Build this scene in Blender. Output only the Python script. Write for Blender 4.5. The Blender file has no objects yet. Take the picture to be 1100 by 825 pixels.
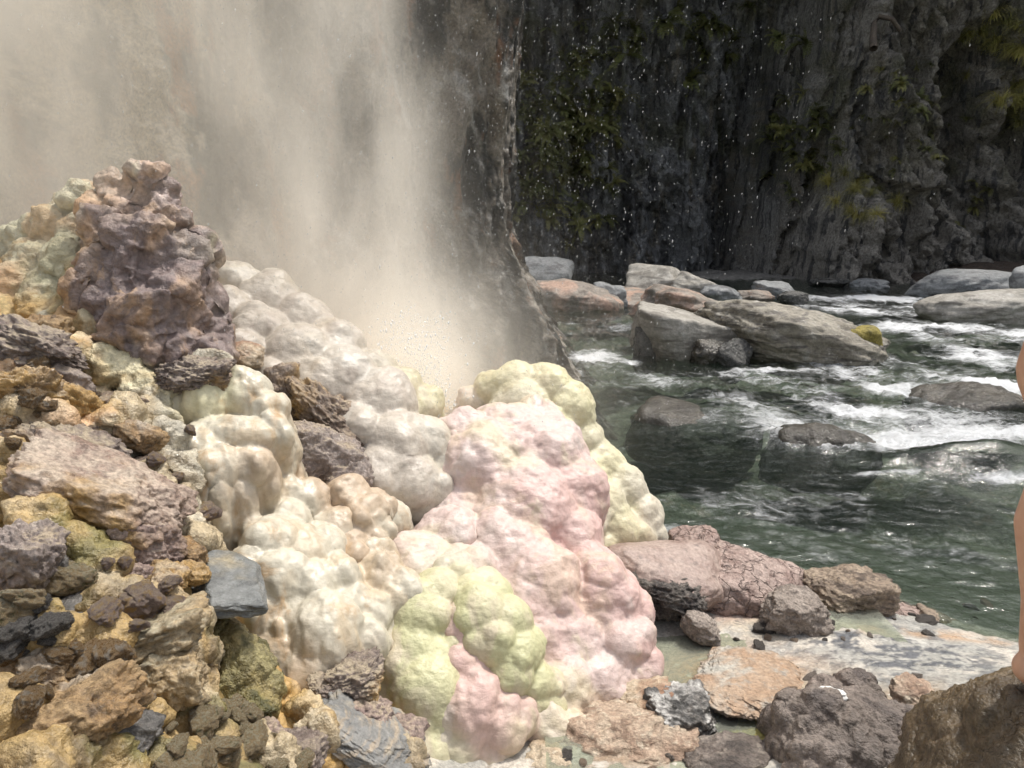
import bpy, bmesh, math, random
import numpy as np
from mathutils import Vector

R = math.radians
SC = bpy.context.scene
COL = SC.collection
random.seed(7)

# ------------------------------------------------------------------ camera
CAM_H, PITCH, FPX = 1.6, R(12.2), 795.0
cam_d = bpy.data.cameras.new('camera')
cam = bpy.data.objects.new('camera', cam_d)
COL.objects.link(cam)
cam.location = (0, 0, CAM_H)
cam.rotation_euler = (math.pi / 2 - PITCH, 0, 0)
cam_d.sensor_width = 36
cam_d.lens = 36 * FPX / 1100
cam_d.clip_end = 2000
cam_d.clip_start = 0.05
SC.camera = cam
CP, SP = math.cos(PITCH), math.sin(PITCH)


def ray(px, py):
    u, v = (px - 550) / FPX, (412.5 - py) / FPX
    return np.array([u, CP + v * SP, -SP + v * CP])


def P(px, py, Y):                       # the point seen at a pixel, Y metres in front of the camera
    d = ray(px, py)
    return np.array([0, 0, CAM_H]) + d * (Y / d[1])


def G(px, py, z=0.0):                   # the point seen at a pixel on the level z
    d = ray(px, py)
    return np.array([0, 0, CAM_H]) + d * ((z - CAM_H) / d[2])


def depth(p):
    return p[1] * CP + (CAM_H - p[2]) * SP


# ------------------------------------------------------------------ numpy noise
_rs = np.random.RandomState(3)
_gt = _rs.normal(size=(256, 3))
_gt /= np.linalg.norm(_gt, axis=1)[:, None]


def _hash(i, j, k, s):
    n = (i.astype(np.uint32) * np.uint32(374761393) + j.astype(np.uint32) * np.uint32(668265263)
         + k.astype(np.uint32) * np.uint32(2246822519) + np.uint32((s * 3266489917) & 0xffffffff))
    n = (n ^ (n >> np.uint32(13))) * np.uint32(1274126177)
    return n ^ (n >> np.uint32(16))


def pn(p, s=0):
    p = np.asarray(p, float)
    f = np.floor(p)
    t = p - f
    i = f.astype(np.int64)
    w = t * t * t * (t * (t * 6 - 15) + 10)
    out = np.zeros(len(p))
    for a in (0, 1):
        wa = w[:, 0] if a else 1 - w[:, 0]
        for b in (0, 1):
            wb = w[:, 1] if b else 1 - w[:, 1]
            for c in (0, 1):
                wc = w[:, 2] if c else 1 - w[:, 2]
                h = _hash(i[:, 0] + a, i[:, 1] + b, i[:, 2] + c, s) & np.uint32(255)
                g = _gt[h]
                out += wa * wb * wc * (g[:, 0] * (t[:, 0] - a) + g[:, 1] * (t[:, 1] - b) + g[:, 2] * (t[:, 2] - c))
    return out * 1.6


def fbm(p, s=0, o=5, gain=.5, lac=2.03):
    a, r, q = 1.0, 0, np.asarray(p, float)
    for k in range(o):
        r = r + a * pn(q, s + k * 17)
        a *= gain
        q = q * lac + 3.7
    return r


def ridged(p, s=0, o=5, gain=.55, lac=2.1):
    a, r, q = 1.0, 0, np.asarray(p, float)
    for k in range(o):
        r = r + a * (1 - 2 * np.abs(pn(q, s + k * 13)))
        a *= gain
        q = q * lac + 1.3
    return r


def worley(p, s=0):                     # F1, F2 and the id of the nearest cell
    p = np.asarray(p, float)
    f = np.floor(p).astype(np.int64)
    F1 = np.full(len(p), 9.0)
    F2 = np.full(len(p), 9.0)
    ID = np.zeros(len(p), np.uint32)
    for a in (-1, 0, 1):
        for b in (-1, 0, 1):
            for c in (-1, 0, 1):
                h = _hash(f[:, 0] + a, f[:, 1] + b, f[:, 2] + c, s)
                o = np.stack([(h & 1023) / 1023., ((h >> 10) & 1023) / 1023., ((h >> 20) & 1023) / 1023.], 1)
                d = np.linalg.norm(f + [a, b, c] + o - p, axis=1)
                n = d < F1
                F2 = np.where(n, F1, np.minimum(F2, d))
                F1 = np.where(n, d, F1)
                ID = np.where(n, h, ID)
    return F1, F2, ID


def sstep(a, b, x):
    t = np.clip((x - a) / (b - a), 0, 1)
    return t * t * (3 - 2 * t)


# ------------------------------------------------------------------ meshes
def mesh(name, v, f, smooth=True, col=None, attrs=None):
    v = np.asarray(v, np.float32)
    me = bpy.data.meshes.new(name)
    f = np.asarray(f, np.int32)
    n, k = f.shape
    me.vertices.add(len(v))
    me.vertices.foreach_set('co', v.ravel())
    me.loops.add(n * k)
    me.loops.foreach_set('vertex_index', f.ravel())
    me.polygons.add(n)
    me.polygons.foreach_set('loop_start', np.arange(0, n * k, k, dtype=np.int32))
    me.update(calc_edges=True)
    me.validate()
    if smooth:
        me.shade_smooth()
    if col is not None:
        setcol(me, col)
    for kx, a in (attrs or {}).items():
        at = me.attributes.new(kx, 'FLOAT', 'POINT')
        at.data.foreach_set('value', np.asarray(a, np.float32))
    return me


def setcol(me, col):
    c = np.ones((len(me.vertices), 4), np.float32)
    c[:, :3] = np.clip(col, 0, 1)
    a = me.color_attributes.new('Col', 'FLOAT_COLOR', 'POINT')
    a.data.foreach_set('color', c.ravel())


def link(name, me, mat=None, parent=None, loc=None):
    o = bpy.data.objects.new(name, me)
    COL.objects.link(o)
    if mat is not None and me is not None:
        if len(me.materials) == 0:
            me.materials.append(mat)
    if loc is not None:
        o.location = loc
    if parent is not None:
        o.parent = parent
    return o


def tag(o, label=None, cat=None, group=None, kind=None):
    if label: o['label'] = label
    if cat: o['category'] = cat
    if group: o['group'] = group
    if kind: o['kind'] = kind
    return o


_ico = {}


def ico(s):
    if s not in _ico:
        bm = bmesh.new()
        bmesh.ops.create_icosphere(bm, subdivisions=s, radius=1)
        bm.verts.ensure_lookup_table()
        _ico[s] = (np.array([v.co[:] for v in bm.verts]), np.array([[q.index for q in f.verts] for f in bm.faces]))
        bm.free()
    return _ico[s]


def rotm(rx, ry, rz):
    cx, sx, cy, sy, cz, sz = math.cos(rx), math.sin(rx), math.cos(ry), math.sin(ry), math.cos(rz), math.sin(rz)
    return (np.array([[cz, -sz, 0], [sz, cz, 0], [0, 0, 1]]) @ np.array([[cy, 0, sy], [0, 1, 0], [-sy, 0, cy]])
            @ np.array([[1, 0, 0], [0, cx, -sx], [0, sx, cx]]))


def grid(xs, ys):
    X, Y = np.meshgrid(xs, ys)
    n, m = X.shape
    i = np.arange(n * m).reshape(n, m)
    f = np.stack([i[:-1, :-1], i[:-1, 1:], i[1:, 1:], i[1:, :-1]], -1).reshape(-1, 4)
    return X.ravel(), Y.ravel(), f


def normals(me):
    n = np.empty(len(me.vertices) * 3, np.float32)
    me.vertices.foreach_get('normal', n)
    return n.reshape(-1, 3)


def coords(me):
    n = np.empty(len(me.vertices) * 3, np.float32)
    me.vertices.foreach_get('co', n)
    return n.reshape(-1, 3).astype(float)


# ------------------------------------------------------------------ node helpers
class NT:
    def __init__(s, nt):
        s.t = nt

    def n(s, typ, ins=None, **pr):
        k = s.t.nodes.new(typ)
        for a, b in pr.items():
            setattr(k, a, b)
        for a, b in (ins or {}).items():
            s.put(k.inputs[a], b)
        return k

    def put(s, sock, b):
        if isinstance(b, bpy.types.NodeSocket):
            s.t.links.new(b, sock)
        elif isinstance(b, bpy.types.Node):
            s.t.links.new(b.outputs[0], sock)
        else:
            if hasattr(sock, 'default_value'):
                try:
                    sock.default_value = b
                except Exception:
                    sock.default_value = tuple(b) + (1,)

    def m(s, op, a, b=None, c=None, clamp=False):
        k = s.t.nodes.new('ShaderNodeMath')
        k.operation = op
        k.use_clamp = clamp
        for i, q in enumerate((a, b, c)):
            if q is not None:
                s.put(k.inputs[i], q)
        return k.outputs[0]

    def mix(s, f, a, b, mode='MIX'):
        k = s.t.nodes.new('ShaderNodeMix')
        k.data_type = 'RGBA'
        k.blend_type = mode
        s.put(k.inputs[0], f)
        s.put(k.inputs[6], a if not isinstance(a, tuple) else tuple(a) + (1,))
        s.put(k.inputs[7], b if not isinstance(b, tuple) else tuple(b) + (1,))
        return k.outputs[2]

    def ramp(s, f, a, b, x=0., y=1.):
        k = s.t.nodes.new('ShaderNodeMapRange')
        k.interpolation_type = 'SMOOTHSTEP'
        s.put(k.inputs[0], f)
        k.inputs[1].default_value, k.inputs[2].default_value = a, b
        k.inputs[3].default_value, k.inputs[4].default_value = x, y
        return k.outputs[0]

    def noise(s, vec, scale, detail=5, rough=.55, dist=0.):
        return s.n('ShaderNodeTexNoise', {'Vector': vec, 'Scale': scale, 'Detail': detail, 'Roughness': rough, 'Distortion': dist}).outputs[0]

    def scale(s, vec, sc, rot=(0, 0, 0)):
        return s.n('ShaderNodeMapping', {'Vector': vec, 'Scale': sc, 'Rotation': rot}).outputs[0]


def newmat(name):
    m = bpy.data.materials.new(name)
    m.use_nodes = True
    m.node_tree.nodes.clear()
    return m, NT(m.node_tree)


def coordsn(t, rnd=True):
    tc = t.n('ShaderNodeTexCoord').outputs['Object']
    if not rnd:
        return tc
    oi = t.n('ShaderNodeObjectInfo').outputs['Random']
    off = t.n('ShaderNodeCombineXYZ', {0: t.m('MULTIPLY', oi, 37.), 1: t.m('MULTIPLY', oi, 91.), 2: t.m('MULTIPLY', oi, 13.)})
    return t.n('ShaderNodeVectorMath', {0: tc, 1: off.outputs[0]}).outputs[0]


def rockmat(name, c1, c2, c3, sc=6., rough=(.45, .85), bump=.6, bd=.02, crack=0., strata=None, sx=(1, 1, 8), srot=(0, 0, 0),
            speck=.35, attr=False, stain=None, stain_sc=2.5, stain_t=(.5, .62), spec=.5, dust=None, fine=60.):
    m, t = newmat(name)
    v = coordsn(t, not attr)
    n1 = t.noise(v, sc, 7, .62, .3)
    n2 = t.noise(v, sc * 2.7, 8, .65)
    n3 = t.noise(v, sc * 9, 6, .7)
    if attr:
        base = t.n('ShaderNodeAttribute', attribute_name='Col').outputs['Color']
    else:
        base = t.mix(t.ramp(n1, .35, .65), c1, c2)
        base = t.mix(t.ramp(n2, .52, .70), base, c3)
    if strata is not None:
        sv = t.scale(v, sx, srot)
        ns = t.noise(sv, sc * .9, 6, .6, .35)
        base = t.mix(t.ramp(ns, .5, .62, 0, .85), base, strata)
    if stain is not None:
        nst = t.noise(v, stain_sc, 5, .6, .5)
        base = t.mix(t.ramp(nst, *stain_t), base, stain)
    if dust is not None:               # pale crust that settles on faces turned up
        nz = t.n('ShaderNodeSeparateXYZ', {0: t.n('ShaderNodeNewGeometry').outputs['Normal']}).outputs[2]
        base = t.mix(t.m('MULTIPLY', t.ramp(nz, .45, .95, 0, .85), t.ramp(n1, .4, .6)), base, dust)
    k = t.ramp(n3, .3, .72, 1 - speck, 1 + speck)
    base = t.mix(1., base, t.n('ShaderNodeCombineXYZ', {0: k, 1: k, 2: k}).outputs[0], 'MULTIPLY')
    h = t.m('ADD', t.m('MULTIPLY', n2, 1.), t.m('MULTIPLY', n3, .45))
    h = t.m('ADD', h, t.m('MULTIPLY', t.noise(v, fine, 5, .7), .35))
    if strata is not None:
        h = t.m('ADD', h, t.m('MULTIPLY', ns, .7))
    if crack:
        vo = t.n('ShaderNodeTexVoronoi', {'Vector': t.n('ShaderNodeVectorMath', {0: v, 1: t.n('ShaderNodeVectorMath', {0: t.n('ShaderNodeTexNoise', {'Vector': v, 'Scale': sc * 1.5, 'Detail': 4.}).outputs[1], 1: (.12, .12, .12)}, operation='MULTIPLY').outputs[0]}).outputs[0],
                                         'Scale': crack}, feature='DISTANCE_TO_EDGE').outputs[0]
        ck = t.ramp(vo, 0., .06)
        h = t.m('ADD', h, t.m('MULTIPLY', ck, .8))
        base = t.mix(t.m('MULTIPLY', t.m('SUBTRACT', 1., t.ramp(vo, 0., .02)), t.ramp(n1, .4, .6, .1, .8)), base, tuple(q * .35 for q in c1))
    b = t.n('ShaderNodeBump', {'Height': h, 'Strength': bump, 'Distance': bd})
    bs = t.n('ShaderNodeBsdfPrincipled', {'Base Color': base, 'Roughness': t.ramp(n1, .3, .7, *rough), 'Normal': b.outputs[0], 'Specular IOR Level': spec})
    o = t.n('ShaderNodeOutputMaterial', {'Surface': bs.outputs[0]})
    return m


# ------------------------------------------------------------------ rocks
def rock_verts(size, seed, sub=5, sharp=9., planes=13, amp=.08, fr=2.2, strat=0., strat_ax=(0, 0, 1), lump=0., flat=.0, rid=.0, cr=0., crf=5.):
    d, f = ico(sub)
    rs = np.random.RandomState(seed)
    n = rs.normal(size=(planes, 3))
    n /= np.linalg.norm(n, axis=1)[:, None]
    h = rs.uniform(.72, 1.05, planes)
    n = np.vstack([n, np.eye(3), -np.eye(3)])
    h = np.concatenate([h, [1, 1, 1 - flat, 1, 1, 1]])
    q = np.maximum(d @ n.T, 0) / h
    r = (q ** sharp).sum(1) ** (-1 / sharp)
    v = d * r[:, None]
    off = rs.uniform(-50, 50, 3)
    v = v * (1 + amp * fbm(v * fr + off, seed, 6, .52))[:, None]
    if rid:
        v = v + d * (rid * (ridged(v * fr * 1.3 + off, seed + 5, 5) - .8))[:, None]
    if lump:
        F1, F2, _ = worley(v * 2.6 + off, seed + 3)
        v = v + d * (lump * (.55 - F1))[:, None]
        F1, F2, _ = worley(v * 5.5 + off, seed + 4)
        v = v + d * (.4 * lump * (.5 - F1))[:, None]
    size = np.asarray(size, float)
    if strat:
        ax = np.asarray(strat_ax, float)
        ax /= np.linalg.norm(ax)
        s = (v @ ax) * 6 + .8 * fbm(v * 1.4 + off, seed + 9, 3)
        lay = pn(np.stack([s, s * 0 + seed, s * 0], 1), 5) + .6 * pn(np.stack([s * 2.7, s * 0 + seed, s * 0], 1), 6)
        side = np.sqrt(np.clip(1 - (d @ ax) ** 2, 0, 1))
        v = v + (d - np.outer(d @ ax, ax)) * (strat * lay * side)[:, None]
    if cr:
        F1, F2, _ = worley(v * crf + off + .25 * np.stack([pn(v * 4 + off, 1), pn(v * 4 + off, 2), pn(v * 4 + off, 3)], 1), seed + 11)
        v = v - d * (cr * (1 - sstep(0, .14, F2 - F1)))[:, None]
    return v * size, f


USED = {}


def rock(name, c, size, mat, seed, label=None, group=None, cat='rock', rot=(0, 0, 0), sub=5, parent=None, **kw):
    v, f = rock_verts(size, seed, sub, **kw)
    v = v @ rotm(*[R(a) for a in rot]).T
    me = mesh(name, v, f)
    o = link(name, me, mat, parent, tuple(c))
    if label:
        tag(o, label, cat, group)
    return o


def rpx(px, py, Y, wpx, hpx, dratio=.8, lift=0):   # a place and half sizes (m) from where a rock stands and how large it looks
    c = P(px, py, Y)
    k = depth(c) / FPX
    return c, (wpx * .5 * k, dratio * wpx * .5 * k, hpx * .5 * k)


# ------------------------------------------------------------------ bulbous mineral mounds
def remesh(name, balls, voxel, smooth=2, sub=3):
    d, f = ico(sub)
    V, F, o = [], [], 0
    for c, r in balls:
        V.append(np.asarray(c) + d * np.asarray(r))
        F.append(f + o)
        o += len(d)
    me = mesh('raw', np.vstack(V), np.vstack(F), False)
    ob = bpy.data.objects.new('raw', me)
    COL.objects.link(ob)
    md = ob.modifiers.new('r', 'REMESH')
    md.mode = 'VOXEL'
    md.voxel_size = voxel
    md.use_smooth_shade = True
    if smooth:
        sm = ob.modifiers.new('s', 'SMOOTH')
        sm.iterations = smooth
        sm.factor = .5
    dg = bpy.context.evaluated_depsgraph_get()
    out = bpy.data.meshes.new_from_object(ob.evaluated_get(dg))
    out.name = name
    bpy.data.objects.remove(ob)
    bpy.data.meshes.remove(me)
    return out


def lay(c, q, k):
    return c + (np.asarray(q) - c) * np.clip(k, 0, 1)[:, None]


def mound(name, bulbs, voxel, seed, mat, kids=9, kid_r=(.28, .46), kid_at=.8, amp=(.006, .0025), rough=0., rfreq=7, core=1., parent=None, warp=.06, origin=None, gully=0., smooth=2, bot=((.13, .028), (.055, .011)), botz=.8, streak=None, spread=1.5):
    """bulbs: (px, py, Y, radius px, colour, stretch) - a botryoidal body grown from overlapping knobs"""
    rs = np.random.RandomState(seed)
    balls, cen, cr, cc = [], [], [], []
    for b in bulbs:
        px, py, Y, r, colr = b[:5]
        st = np.array(b[5] if len(b) > 5 else (1, 1, 1), float)
        c = P(px, py, Y)
        r = r * depth(c) / FPX
        balls.append((c, r * st))
        cen.append(c); cr.append(r); cc.append(colr)
        if core:
            balls.append((c + np.array([-.1, .55, -.7]) * r * core, r * 1.1 * st))
            balls.append((c + np.array([-.1, 1.1, -1.3]) * r * core, r * 1.1 * st))
        for _ in range(kids):
            while True:
                dd = rs.normal(size=3)
                dd /= np.linalg.norm(dd)
                if dd @ np.array([.1, -.75, .65]) > -.1:
                    break
            kr = r * rs.uniform(*kid_r)
            balls.append((c + dd * r * kid_at * st, kr * np.sqrt(st)))
    me = remesh(name, balls, voxel, smooth)
    v = coords(me)
    n = normals(me)
    dsp = amp[0] * fbm(v * 9, seed, 3) + amp[1] * fbm(v * 55, seed + 1, 4, .6)
    if rough:
        dsp = dsp + rough * (ridged(v * rfreq, seed + 2, 6, .55) - .9)
    if gully:
        u = v * np.array([16, 16, 2.2])
        dsp = dsp + gully * fbm(u, seed + 8, 3)
    for k_, (cs_, am_) in enumerate(bot):
        q_ = v * np.array([1, 1, botz]) / cs_ + .22 * np.stack([pn(v / cs_, seed + 41), pn(v / cs_, seed + 42), pn(v / cs_, seed + 43)], 1)
        f1_ = worley(q_, seed + 50 + k_)[0]
        msk = sstep(-.2, .45, fbm(v * 3.6, seed + 60 + k_, 3))
        dsp = dsp + am_ * (.55 - 1.25 * f1_ * f1_) * (.18 + .82 * msk)
    v2 = v + n * dsp[:, None]
    w = v + warp * np.stack([fbm(v * 6, seed + 21, 4), fbm(v * 6, seed + 22, 4), fbm(v * 6, seed + 23, 4)], 1)
    cen, cr, cc = np.array(cen), np.array(cr), np.array(cc)
    acc = np.zeros((len(v), 3))
    ws = np.full(len(v), 1e-9)
    for c, r, q in zip(cen, cr, cc):
        e = np.exp(-spread * (((w - c) ** 2).sum(1) / r ** 2)) + 1e-7 / (((w - c) ** 2).sum(1) + .001)
        acc += e[:, None] * q
        ws += e
    col = acc / ws[:, None]
    if streak is not None:           # mineral stains that follow the run of the water
        u_ = np.stack([v[:, 0] * 5.5, v[:, 1] * 5.5, v[:, 2] * 1.1], 1) + .5 * np.stack([pn(v * 5, seed + 31), pn(v * 5, seed + 32), pn(v * 5, seed + 33)], 1)
        for i_, (sc_, am_, q_) in enumerate(streak):
            col = lay(col, q_, am_ * sstep(.0, .55, fbm(u_ * sc_, seed + 35 + i_, 4, .6)) * sstep(-.35, .3, fbm(v * 2.6, seed + 38 + i_, 3)))
    org = np.array(origin if origin is not None else [cen[:, 0].mean(), cen[:, 1].mean(), v2[:, 2].min()])
    me.vertices.foreach_set('co', (v2 - org).astype(np.float32).ravel())
    me.update()
    me.shade_smooth()
    setcol(me, col)
    me.materials.clear()
    return link(name, me, mat, parent, None if parent is not None and origin is not None else tuple(org)), org


def mineralmat(name, rough=(.35, .65), bump=.5, stain=None, st=(.56, .68), ripple=1., tint=.12, fine=1.):
    m, t = newmat(name)
    v = coordsn(t, False)
    a = t.n('ShaderNodeAttribute', attribute_name='Col').outputs['Color']
    n1 = t.noise(v, 9, 7, .6, .4)
    n2 = t.noise(v, 42, 6, .65)
    n3 = t.noise(t.scale(v, (18, 18, 95)), 1., 5, .6, 1.2)
    vo = t.n('ShaderNodeTexVoronoi', {'Vector': v, 'Scale': 85., 'Detail': 2.}).outputs[0]
    k = t.ramp(n2, .3, .7, 1 - tint, 1 + tint)
    base = t.mix(1., a, t.n('ShaderNodeCombineXYZ', {0: k, 1: k, 2: k}).outputs[0], 'MULTIPLY')
    if stain is not None:
        ns = t.noise(t.scale(v, (1, 1, .5)), 7, 6, .65, .6)
        base = t.mix(t.ramp(ns, st[0], st[1], 0, .75), base, stain)
    h = t.m('ADD', t.m('MULTIPLY', n3, .5 * ripple), t.m('MULTIPLY', n2, .7))
    h = t.m('ADD', h, t.m('MULTIPLY', vo, -.35 * fine))
    h = t.m('ADD', h, t.m('MULTIPLY', t.noise(v, 150, 4, .7), .3 * fine))
    b = t.n('ShaderNodeBump', {'Height': h, 'Strength': bump, 'Distance': .008})
    bs = t.n('ShaderNodeBsdfPrincipled', {'Base Color': base, 'Roughness': t.ramp(n1, .3, .7, *rough), 'Normal': b.outputs[0]})
    t.n('ShaderNodeOutputMaterial', {'Surface': bs.outputs[0]})
    return m


# ================================================================== LIGHT
SUN_EL, SUN_AZ = 68., 58.              # azimuth from +Y towards +X
w = bpy.data.worlds.new('World')
SC.world = w
w.use_nodes = True
t = NT(w.node_tree)
w.node_tree.nodes.clear()
sky = t.n('ShaderNodeTexSky', sky_type='NISHITA', sun_disc=False, sun_elevation=R(SUN_EL), sun_rotation=R(SUN_AZ))
sky.air_density, sky.dust_density, sky.ozone_density = 1.0, 4.0, .6
hs = t.n('ShaderNodeHueSaturation', {'Color': sky.outputs[0], 'Saturation': .35, 'Value': 1.0})
bg = t.n('ShaderNodeBackground', {'Color': hs.outputs[0], 'Strength': .15})
t.n('ShaderNodeOutputWorld', {'Surface': bg.outputs[0]})
sl = bpy.data.lights.new('sun', 'SUN')
sl.energy = 2.1
sl.angle = R(3)
sl.color = (1, .95, .86)
so = bpy.data.objects.new('sun', sl)
COL.objects.link(so)
sd = Vector((math.sin(R(SUN_AZ)) * math.cos(R(SUN_EL)), math.cos(R(SUN_AZ)) * math.cos(R(SUN_EL)), math.sin(R(SUN_EL))))
so.rotation_euler = sd.to_track_quat('Z', 'Y').to_euler()
so.location = sd * 30
SC.view_settings.view_transform = 'Standard'
SC.view_settings.look = 'None'
SC.view_settings.gamma = 1
SC.view_settings.exposure = .62
SC.render.engine = 'CYCLES'
cy = SC.cycles
cy.use_denoising = True
cy.max_bounces = 6
cy.diffuse_bounces = 3
cy.glossy_bounces = 3
cy.transmission_bounces = 3
cy.volume_bounces = 4
cy.transparent_max_bounces = 10
cy.volume_step_rate = 1.0
cy.volume_max_steps = 64
cy.use_adaptive_sampling = True
cy.adaptive_threshold = .02
cy.adaptive_min_samples = 16
cy.caustics_reflective = cy.caustics_refractive = False
cy.sample_clamp_indirect = 6

# ================================================================== SETTING: ground and riverbed
# heights of the bank, as places on the slope
ctl = []
for px, py, Y in [(-60, 825, 1.0), (0, 825, 1.08), (150, 825, 1.2), (300, 825, 1.45), (430, 825, 1.72),
                  (-80, 650, 1.4), (0, 650, 1.45), (120, 660, 1.55), (230, 690, 1.7), (320, 760, 1.82),
                  (-80, 480, 1.9), (0, 480, 1.9), (100, 480, 2.05), (180, 470, 2.25), (250, 610, 2.15),
                  (0, 345, 2.4), (100, 375, 2.45), (220, 395, 2.75), (300, 345, 3.35), (400, 430, 3.2), (0, 275, 2.95), (-120, 300, 2.9),
                  (350, 600, 2.4), (450, 560, 2.8), (520, 480, 3.2), (560, 600, 2.8)]:
    ctl.append(P(px, py, Y))
for px, py, z in [(745, 585, .0), (880, 618, .0), (985, 660, .0), (1092, 690, .0), (1250, 720, .0), (800, 555, -.3), (1000, 620, -.35), (1200, 640, -.4),
                  (650, 420, -.4), (720, 520, -.3), (640, 480, -.1), (760, 690, .07), (900, 705, .1), (1000, 725, .12), (900, 790, .16), (690, 715, .05),
                  (800, 800, .06), (640, 800, .08), (560, 830, .05), (1080, 760, .2), (820, 640, .07), (950, 560, -.45), (1300, 560, -.5)]:
    ctl.append(G(px, py, z))
ctl += [np.array(q) for q in [(.2, .9, .25), (1.0, .9, .3), (2.4, 1.2, .3), (3.0, 2.0, .1), (-2.5, .6, 1.0), (-2.6, 2.0, 1.4), (-3.0, 3.4, 1.45), (-2.4, 4.4, 1.0),
                              (-1.2, 4.4, .75), (-.3, 4.6, .4), (.6, 4.6, -.3), (2.5, 4.6, -.5), (3.2, 3.4, -.45), (-.6, .7, .7), (.3, 3.9, .05)]]
ctl = np.array(ctl)


def tps_fit(p, z):
    n = len(p)
    r2 = ((p[:, None] - p[None]) ** 2).sum(-1)
    K = .5 * r2 * np.log(r2 + 1e-12) + np.eye(n) * .02
    A = np.block([[K, np.c_[np.ones(n), p]], [np.c_[np.ones(n), p].T, np.zeros((3, 3))]])
    return np.linalg.solve(A, np.r_[z, 0, 0, 0])


_tw = tps_fit(ctl[:, :2], ctl[:, 2])


def hground(x, y):
    p = np.stack([x, y], 1)
    r2 = ((p[:, None] - ctl[None, :, :2]) ** 2).sum(-1)
    return (.5 * r2 * np.log(r2 + 1e-12)) @ _tw[:-3] + _tw[-3] + p @ _tw[-2:]


def hg(x, y):
    return float(hground(np.array([x]), np.array([y]))[0])


xs = np.arange(-2.7, 3.0, .0135)
ys = np.arange(.62, 4.6, .0135)
X, Y, F = grid(xs, ys)
Z = np.concatenate([hground(a, b) for a, b in zip(np.array_split(X, 20), np.array_split(Y, 20))])
p3 = np.stack([X, Y, Z], 1)
left = 1 - sstep(-.35, .05, X + .25 * pn(p3 * 3, 2) - (Y - 2) * .25)
rgh = .5 * left + .12
sh = fbm(p3 * 3.2, 1, 3) * .05 * left + (ridged(p3 * 7, 4, 5, .6) - .9) * .028 * rgh + fbm(p3 * 30, 5, 4, .6) * .006 * (.4 + left)
F1, F2, _ = worley(p3 * 9, 3)
sh += left * .03 * (.5 - F1)
shelf = (1 - left) * sstep(-.05, .04, Z)
F1, F2, cid = worley(p3 * 5 + .4 * np.stack([pn(p3 * 6, 31), pn(p3 * 6, 32), pn(p3 * 6, 33)], 1), 13)
ck_area = sstep(.1, .5, fbm(p3 * 1.6 + 4, 61, 3))
sh -= shelf * .018 * (1 - sstep(0, .1, F2 - F1)) * ck_area
Zs = Z + sh
# mineral crust colours
OCH, GRN, CRM, GRY, BRN = [np.array(q) for q in [(.36, .22, .085), (.15, .14, .06), (.62, .52, .36), (.36, .36, .34), (.2, .14, .1)]]
c = np.tile(OCH, (len(X), 1))


def lay(c, q, k):
    return c + (np.asarray(q) - c) * np.clip(k, 0, 1)[:, None]


c = lay(c, (.52, .38, .17), sstep(.0, .5, fbm(p3 * 5, 71, 5)))
c = lay(c, CRM, sstep(.15, .6, fbm(p3 * 3.1, 72, 5)))
c = lay(c, BRN, sstep(.2, .55, fbm(p3 * 6.3, 73, 5)))
low = 1 - sstep(1.3, 2.2, Y)
c = lay(c, GRN, low * sstep(-.1, .35, fbm(p3 * 4.2, 74, 5)))
# the flat shelf right of the mound
s = np.tile(np.array([.36, .35, .32]), (len(X), 1))
s = lay(s, (.52, .48, .42), sstep(0, .5, fbm(p3 * np.array([3, 5, 3]), 81, 6, .6)))
dk = sstep(.05, .32, fbm(p3 * np.array([13, 24, 6]) + .9 * pn(p3 * 5, 9)[:, None], 82, 6, .68)) * np.exp(-(((p3 - G(960, 695, .1)) / [.42, .3, 1]) ** 2)[:, :2].sum(1)) * 1.6
s = lay(s, (.11, .115, .125), dk * .8)
for (a, b, z, rx, ry, q) in [(790, 722, .08, .22, .14, (.44, .25, .13)), (905, 775, .1, .25, .2, (.3, .24, .17)), (800, 790, .06, .2, .22, (.26, .23, .07)),
                             (770, 640, .1, .2, .2, (.38, .25, .2)), (850, 670, .1, .25, .06, (.62, .54, .4)), (1010, 760, .15, .25, .12, (.34, .27, .2)),
                             (660, 800, .08, .2, .1, (.3, .22, .15)), (1020, 680, .05, .4, .05, (.45, .32, .22))]:
    g = np.exp(-(((p3 - G(a, b, z)) / [rx, ry, 1]) ** 2)[:, :2].sum(1)) * 1.5
    s = lay(s, q, g * sstep(-.5, .2, fbm(p3 * 6, 83, 5)))
c = c * left[:, None] + s * (1 - left)[:, None]
c = lay(c, (.09, .1, .075), sstep(.0, -.06, Zs) * .9)
c = lay(c, (.16, .11, .08), shelf * ck_area * .8 * (1 - sstep(0, .05, F2 - F1)))
me = mesh('ground', np.stack([X, Y, Zs], 1), F, True, c, {'shelf': shelf})
GM = rockmat('bank_crust', OCH, CRM, GRY, 9, (.2, .6), .7, .012, attr=True, speck=.3)
# fine black and white streaks where the shelf is bare
t = NT(GM.node_tree)
bs = [k for k in GM.node_tree.nodes if k.type == 'BSDF_PRINCIPLED'][0]
src = bs.inputs['Base Color'].links[0].from_socket
v = t.n('ShaderNodeTexCoord').outputs['Object']
sv = t.scale(v, (1, 2.4, 1), (0, 0, R(-14)))
n1 = t.noise(sv, 16, 8, .72, 1.2)
n2 = t.noise(sv, 7, 8, .7, .8)
fa = t.n('ShaderNodeAttribute', attribute_name='shelf').outputs['Fac']
cx = t.mix(t.m('MULTIPLY', fa, t.ramp(n1, .53, .64, 0, .75)), src, (.13, .125, .12))
cx = t.mix(t.m('MULTIPLY', fa, t.ramp(n2, .56, .68, 0, .8)), cx, (.55, .53, .48))
t.put(bs.inputs['Base Color'], cx)
tag(link('ground', me, GM), kind='structure')

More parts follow.
